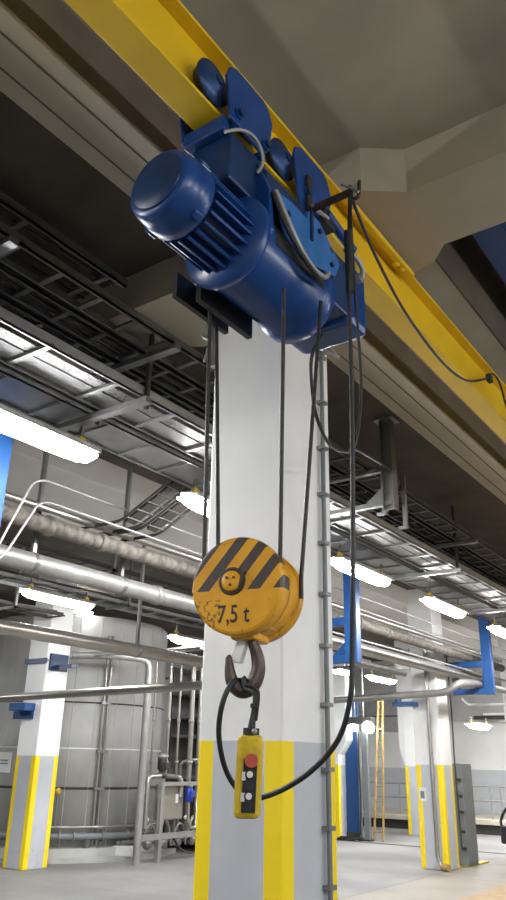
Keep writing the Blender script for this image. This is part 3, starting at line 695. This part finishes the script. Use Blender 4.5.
pipe([(-7.9, 21.9, 2.78), (0, 21.9, 2.78)], .05, 'dark pipe along the top of the white wall at far right', 'dark', n=10)
# vertical hangers and clutter ladders in the left background
ladder(-9.0, -8.55, 3.78, 4, 17, .6, 'background cable ladder beyond the thick silver pipe, nearer one', 'background cable ladders', mt='steel')
ladder(-9.9, -9.5, 3.62, 4, 8.2, .6, 'background cable ladder beyond the thick silver pipe, further one', 'background cable ladders', mt='dark')
ladder(-8.1, -7.7, 4.0, 4, 17, .6, 'background cable ladder close under the pale soffit', 'background cable ladders', mt='dark')
bundle(-8.98, -8.58, 3.82, 4, 16, 10, 'cable', 'dark cables in the background ladder')
bundle(-9.88, -9.5, 3.66, 4, 8.1, 8, 'cable_gray', 'grey cables in the further background ladder')
for k, (x, y, z0) in enumerate(((-8.5, 6.0, 3.74), (-8.5, 8.6, 3.74), (-8.5, 11.2, 3.74), (-9.45, 7.2, 3.58), (-7.66, 9.8, 3.96), (-7.66, 7.4, 3.96))):
    r = thing('tray_hanger', 'upright hanger of a background ladder, %s' % ('foremost on the nearer ladder', 'second on the nearer ladder', 'third on the nearer ladder', 'on the further ladder', 'rear one under the soffit', 'front one under the soffit')[k], 'hanger', (x, y, z0), 'hangers of the background ladders')
    MB().box((x, y - .02, z0), (x + .04, y + .02, ZC)).build('rod', M['steel'], r)
    MB().box((x - .48, y - .02, z0), (x + .04, y + .02, z0 + .038)).build('arm', M['steel'], r)
for k, (y, z) in enumerate(((9.2, 3.12), (10.8, 3.35), (12.2, 3.5), (13.2, 3.2))):
    pipe([(-13, y, z), (-6.2, y, z + .03)], .02 + .006 * (k % 2), 'cross conduit among the background ladders, %s' % ('lowest and nearest', 'second from the front', 'third from the front, highest', 'rearmost')[k], ('stainless', 'steel', 'dark', 'steel')[k], 'conduit', n=8, group='cross conduits at left')

# ------------------------------------------------------------------ blue pipe brackets
def bracket(y, label, X=-4.49, ztop=ZC):
    r = thing('pipe_bracket', label, 'bracket', (X, y, 2.69), 'blue steel brackets hung from the ceiling')
    w = .17
    MB().box((X - w, y - .06, 2.69), (X, y + .06, ztop)).build('post', M['bracket_blue'], r, .006)
    MB().box((X - .90, y - .055, 2.695), (X - w, y + .055, 2.79)).build('arm', M['bracket_blue'], r, .006)
    MB().box((X - .92, y - .055, 3.15), (X - w, y + .055, 3.255)).build('arm', M['bracket_blue'], r, .006)
    MB().prism([(X - w, y - .008, 2.79), (X - .38, y - .008, 2.79), (X - w, y - .008, 2.97)], (0, .016, 0)).build('gusset', M['bracket_blue'], r)
    MB().box((X - .74, y - .05, 2.79), (X - .62, y + .05, 2.977)).build('saddle', M['dark'], r)
    MB().box((X - .23, y - .10, ztop - .02), (X + .06, y + .10, ztop)).build('top_plate', M['dark'], r)
    return r
bracket(13.6, 'blue F-shaped pipe bracket at right, in front of the distant white wall'); bracket(8.62, 'blue F-shaped pipe bracket beside the right edge of the large column'); bracket(3.15, 'blue pipe bracket cut by the left edge below the brightest lamp', ztop=ZS)
r = thing('steel_post', 'short blue ceiling post behind the second lamp right of the column', 'bracket', (-5.6, 13.6, 3.6))
MB().box((-5.72, 13.55, 3.62), (-5.54, 13.65, ZC)).build('post', M['bracket_blue'], r, .005)
MB().box((-5.75, 13.5, ZC - .02), (-5.5, 13.7, ZC)).build('top_plate', M['bracket_blue'], r)
r = thing('air_duct', 'pale duct box above the pipes at right', 'duct', (-6.9, 15.0, 3.3))
MB().box((-7.0, 15.0, 3.35), (-6.3, 15.5, 3.75)).build('box', M['steel_light'], r, .01); MB().box((-6.66, 14.98, 3.33), (-6.62, 15.52, 3.77)).build('seam', M['dark'], r)
# small blue brackets on the columns
r = thing('strap_bracket', 'dark blue strap high on the left column, with an outrigger', 'bracket', (-10.2, 8.35, 2.98))
MB().box((-10.47, 8.33, 2.945), (-9.965, 8.372, 3.02)).build('strap', M['dblue'], r); MB().box((-9.977, 8.42, 2.84), (-9.93, 8.78, 3.10)).build('plate', M['dblue'], r); MB().box((-9.93, 8.52, 2.87), (-9.55, 8.62, 2.92)).build('outrigger', M['dblue'], r)
MB().tube([(-9.97, 8.36, 2.99), (-9.95, 8.45, 2.98)], .012, 6).build('tie_rod', M['steel'], r)
r = thing('pipe_shoe', 'bright blue shoe bolted to the left column under the level pipe', 'bracket', (-10.3, 8.2, 2.3))
MB().box((-10.50, 8.16, 2.215), (-10.12, 8.372, 2.33)).build('shoe', M['bracket_blue'], r, .006); MB().box((-10.60, 8.34, 2.10), (-10.14, 8.372, 2.215)).build('back_plate', M['bracket_blue'], r)
r = thing('pipe_shoe', 'blue shoe on the right column under the crossing pipe', 'bracket', (-5.75, 12.8, 2.5))
MB().box((-5.98, 12.62, 2.47), (-5.62, 12.92, 2.535)).build('shoe', M['bracket_blue'], r, .005); MB().box((-5.92, 12.62, 2.535), (-5.88, 12.80, 2.60)).build('stop', M['bracket_blue'], r)

# ------------------------------------------------------------------ tank and its pipes
TC = Vector((-11.85, 10.72, 0)); TR = 1.75
tk = thing('concrete_tank', 'round grey concrete tank with seam lines behind the left column', 'tank', TC, None, 'thing')
MB().lathe(TC, (0, 0, 1), [(TR, .0), (TR, 3.9), (TR - .05, 3.95)], 96).build('shell', M['tank'], tk)
for z, mt, w in ((2.44, 'dark', .012), (1.69, 'plate_white', .010), (1.07, 'dark', .020)):
    MB().lathe(TC, (0, 0, 1), [(TR - .01, z - w), (TR + .006, z - w), (TR + .006, z + w), (TR - .01, z + w)], 96).build('hoop', M[mt], tk)
for k in range(-5, 6):
    a = math.atan2(-TC.y, -TC.x) + k * .22
    MB().box((TC.x + math.cos(a) * TR - .006, TC.y + math.sin(a) * TR - .006, 0), (TC.x + math.cos(a) * TR + .006, TC.y + math.sin(a) * TR + .006, 3.9)).build('panel_seam', M['tank'], tk)
def AZ(px):
    d = ray(px, 770); d.z = 0; d.normalize(); b = d.dot(TC); q = math.sqrt(max(b * b - TC.length_squared + TR * TR, 0)); p = d * (b - q)
    return math.atan2(p.y - TC.y, p.x - TC.x)
def on_tank(a, out=0.0, z=0): return Vector((TC.x + math.cos(a) * (TR + out), TC.y + math.sin(a) * (TR + out), z))
a0 = AZ(99)
r = thing('downpipe', 'pair of slim vertical pipes strapped to the concrete tank', 'pipe', on_tank(a0, .06))
for d in (-.022, .022): MB().cyl(on_tank(a0 + d, .06, .2), on_tank(a0 + d, .06, 3.6), .024, 10).build('tube', M['stainless'], r)
for z in (1.07, 2.44, 1.65): MB().obb(on_tank(a0, .06, z), (on_tank(a0 + .05, .06) - on_tank(a0 - .05, .06)) / 2, (on_tank(a0, .1) - on_tank(a0, .02)) / 2, (0, 0, .02)).build('strap', M['steel'], r)
ar0, ar1 = a0 - 1.3, a0 + .95
def ring(rad0, rad1, z0, z1, n=40):
    mb = MB(); vs = []
    for i in range(n + 1):
        a = ar0 + (ar1 - ar0) * i / n
        for rr_, z in ((rad0, z0), (rad1, z0), (rad1, z1), (rad0, z1)): vs.append((TC.x + math.cos(a) * rr_, TC.y + math.sin(a) * rr_, z))
    fs = [(4 * i + j, 4 * i + (j + 1) % 4, 4 * i + 4 + (j + 1) % 4, 4 * i + 4 + j) for i in range(n) for j in range(4)] + [(0, 1, 2, 3), (4 * n, 4 * n + 1, 4 * n + 2, 4 * n + 3)]
    return mb.add(vs, fs)
ring(TR - .02, TR + .42, 0, .07).build('kerb', M['tank'], tk)
ring(TR - .02, TR + .26, .07, .19).build('plinth', M['tank'], tk)
pts = [on_tank(ar0 + .25 + i * .12, .19, .36) for i in range(15)]
r = thing('manifold_pipe', 'low dark pipe run with flanges along the foot of the tank', 'pipe', pts[0])
MB().tube(pts, .055, 12).build('tube', M['graybox'], r)
MB().tube([p + Vector((0, 0, .13)) + (p - TC).normalized() * .05 for p in pts[5:]], .022, 8).build('upper_tube', M['stainless'], r)
for i in (4, 6, 7, 9, 11, 13):
    d = (pts[i + 1] - pts[i]).normalized() if i + 1 < len(pts) else (pts[i] - pts[i - 1]).normalized()
    MB().lathe(pts[i], d, [(.05, 0), (.085, .003), (.085, .03), (.05, .033)], 16).build('flange', M['steel'], r)
for i in (1, 5, 8, 12):
    MB().box(pts[i] - Vector((.04, .04, .30)), pts[i] + Vector((.04, .04, -.04))).build('foot', M['steel'], r)
a1 = AZ(61)
r = thing('valve_spindle', 'slim upright rod with a yellow cap in front of the tank', 'valve', on_tank(a1, .19, .4))
MB().cyl(on_tank(a1, .19, .40), on_tank(a1, .19, 1.0), .018, 8).build('rod', M['steel'], r)
MB().lathe(on_tank(a1, .19, .98), (0, 0, 1), [(.03, 0), (.045, .02), (.045, .07), (.02, .1)], 12).build('cap', M['clip'], r)
a2 = AZ(4)
c_ = on_tank(a2, .012, 1.45); d = (c_ - TC); d.z = 0; d.normalize(); t = Vector((-d.y, d.x, 0))
r = thing('notice_board', 'white notice fixed to the tank at the left edge', 'sign', c_)
MB().obb(c_, t * .13, d * .01, (0, 0, .16)).build('board', M['plate_white'], r)
for z in (.03, -.02): MB().obb(c_ + d * .011 + Vector((0, 0, z)), t * .08, d * .001, (0, 0, .012)).build('printed_line', M['steel'], r)
r = thing('concrete_block', 'pale concrete block on the kerb right of the tank foot', 'block', on_tank(a0 + .25, .3, .07))
MB().obb(on_tank(a0 + .22, .33, .14), t * .18, d * .08, (0, 0, .07)).build('block', M['white_wall'], r, .01)

# ------------------------------------------------------------------ pipe skid
SX = -9.25
pipe([(SX, 10.0, 0), (SX, 10.0, 3.13), (-9.55, 9.55, 3.16), (-10.05, 8.95, 3.14)], .062, 'tall grey standpipe with an elbow at the left end of the skid', 'pipe_gray', 'standpipe', .16, group='skid pipes', n=16)
fr = thing('pump_skid', 'grey square-tube frame around the pump skid', 'frame', (SX, 10.5, 0))
MB().bar((SX, 10.5, 0), (SX, 10.5, 1.19), .075, .075).build('post', M['pipe_gray'], fr)
MB().bar((SX, 12.6, 0), (SX, 12.6, 1.19), .075, .075).build('post', M['pipe_gray'], fr)
MB().bar((SX, 10.46, 1.165), (SX, 12.64, 1.165), .06, .06).build('top_rail', M['pipe_gray'], fr)
MB().bar((SX, 10.06, .375), (SX, 12.64, .375), .08, .085).build('lower_rail', M['pipe_gray'], fr)
MB().bar((SX - .7, 10.3, .25), (SX - .7, 12.6, .25), .06, .06).bar((SX, 12.6, .37), (SX - .7, 12.6, .25), .05, .05).bar((SX - .7, 10.3, 0), (SX - .7, 10.3, .28), .06, .06).bar((SX - .7, 12.6, 0), (SX - .7, 12.6, .28), .06, .06).build('base_rail', M['pipe_gray'], fr)
cbn = thing('control_cabinet', 'beige-grey control cabinet mounted on the skid', 'cabinet', (-9.35, 10.9, .6))
MB().box((-9.52, 10.64, .60), (-9.33, 11.17, 1.14)).build('body', M['cabinet'], cbn, .01)
MB().box((-9.335, 10.66, .62), (-9.32, 11.15, 1.12)).build('door', M['cabinet'], cbn, .004)
MB().box((-9.322, 10.95, .86), (-9.312, 11.02, 1.0)).build('label_plate', M['plate_white'], cbn)
MB().bar((-9.45, 10.75, .2), (-9.45, 10.75, .62), .04, .04).bar((-9.45, 11.1, .2), (-9.45, 11.1, .62), .04, .04).build('stand', M['pipe_gray'], cbn)
pm = thing('pump', 'upright dark pump with a white cap above the pipe arch on the skid', 'pump', (-9.42, 10.68, 1.25))
MB().lathe((-9.42, 10.68, 1.25), (0, 0, 1), [(.05, 0), (.09, .02), (.09, .05), (.055, .07), (.055, .12), (.085, .14), (.085, .30), (.07, .33)], 18).build('body', M['dark'], pm)
MB().lathe((-9.42, 10.68, 1.56), (0, 0, 1), [(.08, 0), (.10, .02), (.10, .05), (.04, .09)], 18).build('cap', M['steel_light'], pm)
MB().box((-9.36, 10.64, 1.40), (-9.30, 10.74, 1.50)).build('terminal_box', M['dark'], pm, .006)
pipe([(-9.30, 10.20, .5), (-9.30, 10.20, 1.28), (-9.42, 10.68, 1.285), (-9.30, 11.06, 1.27), (-9.30, 11.06, .95)], .042, 'arched bright pipe under the upright pump', 'stainless', 'pipe_arch', .12, group='skid pipes', n=12)
mt_ = thing('electric_motor', 'small vivid blue motor at the right of the cabinet', 'motor', (-9.25, 11.25, .9))
MB().lathe((-9.27, 11.25, .87), (0, 0, 1), [(.04, 0), (.07, .01), (.07, .20), (.055, .23)], 16).build('body', M['motor_blue'], mt_); MB().box((-9.21, 11.2, .95), (-9.17, 11.3, 1.05)).build('terminal_box', M['motor_blue'], mt_, .006)
MB().lathe((-9.27, 11.25, 1.10), (0, 0, 1), [(.06, 0), (.06, .03), (.03, .04)], 14).build('cap', M['steel'], mt_); MB().cyl((-9.27, 11.25, .55), (-9.27, 11.25, .88), .025, 10).build('shaft_pipe', M['stainless'], mt_)
for k, (y, x, z0, z1, rr_, l) in enumerate(((10.98, -9.6, 1.3, 3.4, .03, 'first slim riser pipe on the skid, counted from the tank'), (11.2, -9.55, 1.25, 3.4, .022, 'second slim riser pipe on the skid, counted from the tank'),
        (11.5, -9.5, .30, 3.4, .045, 'thick riser pipe beside the blue motor'), (11.75, -9.5, .30, 3.4, .045, 'last riser pipe next to the large column'), (10.75, -9.75, 1.3, 3.2, .018, 'thin tube rising behind the pump'))):
    pipe([(x, y, z0), (x, y, z1)], rr_, l, 'stainless', 'riser_pipe', n=10, group='skid riser pipes', couplers=[((x, y, z), (0, 0, 1)) for z in (1.5, 2.2)])
pipe([(-9.27, 11.25, .6), (-9.27, 11.32, .46), (-9.3, 11.5, .46), (-9.38, 11.6, .9)], .03, 'hooked pipe under the blue motor', 'stainless', 'pipe_bend', .1, group='skid pipes', n=10)
for k in range(4):
    y = 10.25 + .38 * k
    pipe([(-9.4, y, .32), (-9.36, y + .1, .55 + .1 * (k % 2)), (-9.42, y + .3, .5), (-9.4, y + .36, .2)], .02 + .006 * (k % 2), 'small bent pipe low on the skid, %s' % ('nearest the standpipe', 'under the cabinet left side', 'under the cabinet right side', 'below the blue motor')[k], ('steel', 'stainless')[k % 2], 'pipe_bend', .08, group='skid pipes', n=8)
    v = thing('valve', 'hand valve low on the skid, %s' % ('beside the standpipe', 'left of the cabinet stand', 'right of the cabinet stand', 'under the blue motor')[k], 'valve', (-9.4, y + .2, .2), 'skid valves')
    MB().ball((-9.45, y + .2, .24), .075, 12).build('body', M['steel'], v); MB().cyl((-9.45, y + .2, .28), (-9.45, y + .2, .40), .012, 8).build('stem', M['steel'], v); MB().lathe((-9.45, y + .2, .39), (0, 0, 1), [(.05, 0), (.055, .01), (.05, .02)], 14).build('handwheel', M['dark'], v)
for k, (y, z0, z1, l) in enumerate(((10.36, .45, 1.05, 'small upright pipe inside the skid frame left of the cabinet'), (10.86, .42, .62, 'short pipe stub under the control cabinet'), (11.4, .3, 1.5, 'slim upright pipe right of the blue motor'))):
    pipe([(-9.62, y, z0), (-9.62, y, z1), (-9.5, y + .12, z1 + .05), (-9.5, y + .3, z1 + .05)], .026, l, 'steel', 'skid_pipe', .08, n=10, group='skid pipes', couplers=[((-9.62, y, z0 + .08), (0, 0, 1))])
for k, (y, z, l) in enumerate(((10.35, .62, 'small round gauge on the skid left of the cabinet'), (11.35, .62, 'small round gauge on the skid below the blue motor'))):
    r = thing('pressure_gauge', l, 'gauge', (-9.4, y, z), 'skid gauges')
    MB().lathe((-9.42, y, z), (1, -.5, 0), [(.045, 0), (.05, .01), (.05, .035), (.042, .04)], 18).build('case', M['dark'], r); MB().lathe((-9.42 + .036, y - .018, z), (1, -.5, 0), [(.04, 0), (.04, .002)], 18).build('dial', M['plate_white'], r); MB().cyl((-9.42, y, z - .14), (-9.42, y, z - .03), .01, 6).build('stem', M['steel'], r)
hs = thing('skid_hose', 'black hose looped under the lower rail of the skid', 'hose', (-9.2, 11, .2))
MB().tube(spline([(-9.3, 10.9, .35), (-9.2, 11.05, .14), (-9.2, 11.4, .10), (-9.25, 11.75, .28), (-9.3, 11.9, .4)]), .016, 8).build('tube', M['black'], hs)
rk = thing('storage_rack', 'dark shelving in the gloom behind the riser pipes', 'shelf', (-10.2, 12.6, 0))
for (x, y) in ((-9.75, 12.2), (-9.75, 13.6), (-10.6, 12.2), (-10.6, 13.6)): MB().bar((x, y, 0), (x, y, 3.3), .06, .06).build('post', M['dark'], rk)
for z in (.15, 1.2, 1.95, 2.3, 2.75): MB().box((-10.62, 12.18, z), (-9.73, 13.62, z + .05)).build('shelf', M['steel'], rk)
MB().box((-10.64, 12.18, 0), (-10.60, 13.62, 3.3)).box((-10.6, 13.6, 0), (-9.75, 13.63, 3.3)).build('back_panel_shade', M['dark'], rk)  # dark back sheets added to stand for the darkness of the recess
MB().bar((-9.74, 12.2, 2.35), (-9.74, 12.9, 2.8), .03, .03).build('brace', M['steel'], rk)

# ------------------------------------------------------------------ far right bay
tag(MB().box((-14.5, 16.05, -.001), (1, 16.19, .004)).build('floor_drain', M['dark']), 'dark drain channel across the floor right of the large column', 'drain')
pf = thing('raised_platform', 'low screed platform carrying the grey railing along the back wall', 'platform', (-6, 20.2, 0), None, 'thing')
MB().box((-13, 20.0, .22), (2, YB - .002, .33)).build('deck', M['platform'], pf, .01); MB().box((-13, 20.12, 0), (2, YB - .002, .22)).build('plinth', M['dark'], pf)
rl = thing('railing', 'grey tube railing on the low platform at the back', 'railing', (-6, 20.4, .33))
for z in (.74, 1.075): MB().tube([(-12, 20.4, z), (1.5, 20.4, z)], .024, 8).build('rail', M['steel_light'], rl)
for x in (-10.65, -9.55, -9.2, -8.0, -7.1, -6.85, -5.5, -4.4):
    MB().cyl((x, 20.4, .33), (x, 20.4, 1.075), .022, 8).build('post', M['steel_light'], rl)
r = thing('wall_duct', 'big pale grey duct box high between the far columns', 'duct', (-9, 19.2, 2.3))
MB().box((-10.2, 19.15, 2.33), (-8.3, 19.7, 3.1)).build('box', M['steel_light'], r, .01); MB().box((-10.2, 19.13, 2.68), (-8.3, 19.15, 2.71)).build('seam', M['dark'], r)
MB().box((-9.0, 19.3, 3.1), (-8.9, 19.5, ZC)).build('hanger', M['steel'], r)
gt = thing('metal_screen', 'tall narrow blue panel beside the flared column', 'panel', (-9.1, 16.95, .06))
MB().box((-9.325, 17.02, .1), (-8.98, 17.08, 3.0)).build('sheet', M['bracket_blue'], gt, .005)
MB().box((-9.32, 17.0, 0), (-9.0, 17.1, .10)).build('foot', M['dark'], gt)
ms = thing('floodlight_mast', 'pair of slim upright poles below the floodlight', 'mast', (-8.5, 16.4, 0))
MB().cyl((-8.66, 16.45, 0), (-8.66, 16.45, 2.5), .035, 10).build('pole', M['steel_light'], ms); MB().box((-8.56, 16.38, 0), (-8.42, 16.46, 2.5)).build('pole', M['graybox'], ms, .01)
MB().tube(spline([(-8.6, 16.36, 2.4), (-8.62, 16.35, 1.6), (-8.6, 16.35, .9), (-8.63, 16.35, .1)]), .014, 6).build('wire', M['black'], ms); MB().box((-8.72, 16.35, 0), (-8.38, 16.5, .03)).build('base_plate', M['dark'], ms)
fl = thing('floodlight', 'bright twin floodlight on the wall bracket right of the large column', 'lamp', (-8.5, 16.3, 2.4))
MB().box((-8.95, 16.28, 2.36), (-8.25, 16.50, 2.52)).build('housing', M['dark'], fl, .02)
for px, w in ((353, .085), (368, .14)):
    c_ = ay(px, 728, 16.32); MB().lathe(c_, (0, -.8, -.6), [(w, -.05), (w, 0), (w * .9, .02), (w * .5, .035)], 18).build('lens', M['flood'], fl)
MB().cyl((-8.5, 16.4, 2.5), (-8.5, 16.4, ZC), .025, 8).cyl((-8.72, 16.4, 2.5), (-8.72, 16.4, ZC), .025, 8).build('drop_rod', M['steel'], fl)
ld = thing('ladder', 'yellow-brown ladder leaning up beyond the floodlight', 'ladder', (-8.25, 16.6, 0))
for x0, x1 in ((-8.39, -8.26), (-8.17, -8.16)): MB().bar((x0, 16.5, 0), (x1, 16.75, 3.0), .03, .05).build('stile', M['ladder'], ld)
for k in range(10):
    t = (k + .6) / 10; MB().bar((-8.39 + .13 * t, 16.5 + .25 * t, 3 * t), (-8.17 + .01 * t, 16.5 + .25 * t, 3 * t), .025, .025).build('rung', M['ladder'], ld)
r = thing('cable_coil', 'tangle of dark cable at the foot of the mast', 'cable', (-8.85, 16.3, 0))
for k in range(3):
    MB().tube([(-8.9 + .05 * k + (.22 + .03 * k) * math.cos(a_ * .5), 16.2 + .1 * math.sin(a_ * .5) + .03 * k, .02 + .02 * k) for a_ in range(13)], .014, 6).build('loop', M['black'], r)
# things on the right column
pipe([(-5.43, 12.87, 3.6), (-5.43, 12.87, .18), (-5.36, 12.84, .06), (-5.24, 12.80, .045)], .032, 'grey downpipe on the front of the right column with a yellow foot', 'stainless', 'downpipe', .08, n=10, group='column downpipe')
tag(MB().tube([(-5.35, 12.83, .055), (-5.22, 12.79, .055)], .05, 10).build('pipe_stub', M['ladder']), 'small yellow pipe end on the floor at the right column', 'pipe end')
r = thing('placard', 'small white placard with a dark window on the right column', 'sign', (-5.62, 12.915, 1.1))
MB().box((-5.70, 12.905, .99), (-5.58, 12.92, 1.19)).build('plate', M['plate_white'], r); MB().box((-5.675, 12.90, 1.03), (-5.605, 12.906, 1.14)).build('window', M['graybox'], r)
gx = thing('steel_cabinet', 'tall slim dark grey cabinet against the right column', 'cabinet', (-5.2, 13.7, 0))
MB().box((-5.42, 13.60, .02), (-5.20, 14.05, 1.575)).build('body', M['graybox'], gx, .008)
MB().box((-5.2, 13.62, .08), (-5.19, 14.03, 1.54)).build('door', M['graybox'], gx, .003)
for z in (.25, .5, .8, 1.05, 1.3): MB().box((-5.30, 13.575, z), (-5.22, 13.602, z + .04)).build('hinge', M['dark'], gx)
MB().box((-5.4, 13.62, 0), (-5.22, 14.03, .03)).build('foot', M['clip'], gx)
MB().tube(spline([(-5.262, 13.45, 3.4), (-5.255, 13.47, 2.4), (-5.262, 13.46, 1.6), (-5.25, 13.46, .3)]), .014, 8).build('column_cable', M['dark']); tag(bpy.data.objects['column_cable'], 'dark cable clipped down the far edge of the right column', 'cable')
tag(MB().tube([(-5.27, 13.5, 2.82), (-5.22, 13.5, 2.80), (-5.22, 13.5, 2.70), (-5.27, 13.5, 2.68)], .02, 8).build('cable_loop', M['steel']), 'small pale bracket loop high on the right column', 'bracket')
tag(MB().box((-5.30, 14.06, 0), (-5.18, 14.5, .025)).build('floor_strip', M['clip'], None, .005), 'worn yellow strip on the floor beside the grey cabinet', 'strip')
# black hand control hanging at the right edge
hh = thing('hanging_plug', 'black plug with a looped cable at the right edge', 'plug', ay(507, 828, 8))
c_ = ay(507.5, 835, 8)
MB().obb(c_, Vector((.05, .03, 0)), Vector((-.02, .035, 0)), (0, 0, .075)).build('plug_body', M['black'], hh, .01)
MB().tube(spline([c_ + Vector((-.02, 0, .07)), ay(502, 826, 8), ay(501, 820, 8), ay(505, 810, 8), ay(514, 795, 8), ay(530, 700, 8), ay(545, 540, 8)]), .013, 8).build('cable', M['black'], hh)
MB().box(ay(545, 540, 8) + Vector((-.03, -.03, 0)), (ay(545, 540, 8).x + .03, ay(545, 540, 8).y + .03, ZC)).build('drop_rod', M['steel'], hh)

# ------------------------------------------------------------------ world
w = bpy.data.worlds.new('world'); SC.world = w; w.use_nodes = True
w.node_tree.nodes['Background'].inputs[0].default_value = (.5, .5, .5, 1); w.node_tree.nodes['Background'].inputs[1].default_value = .05
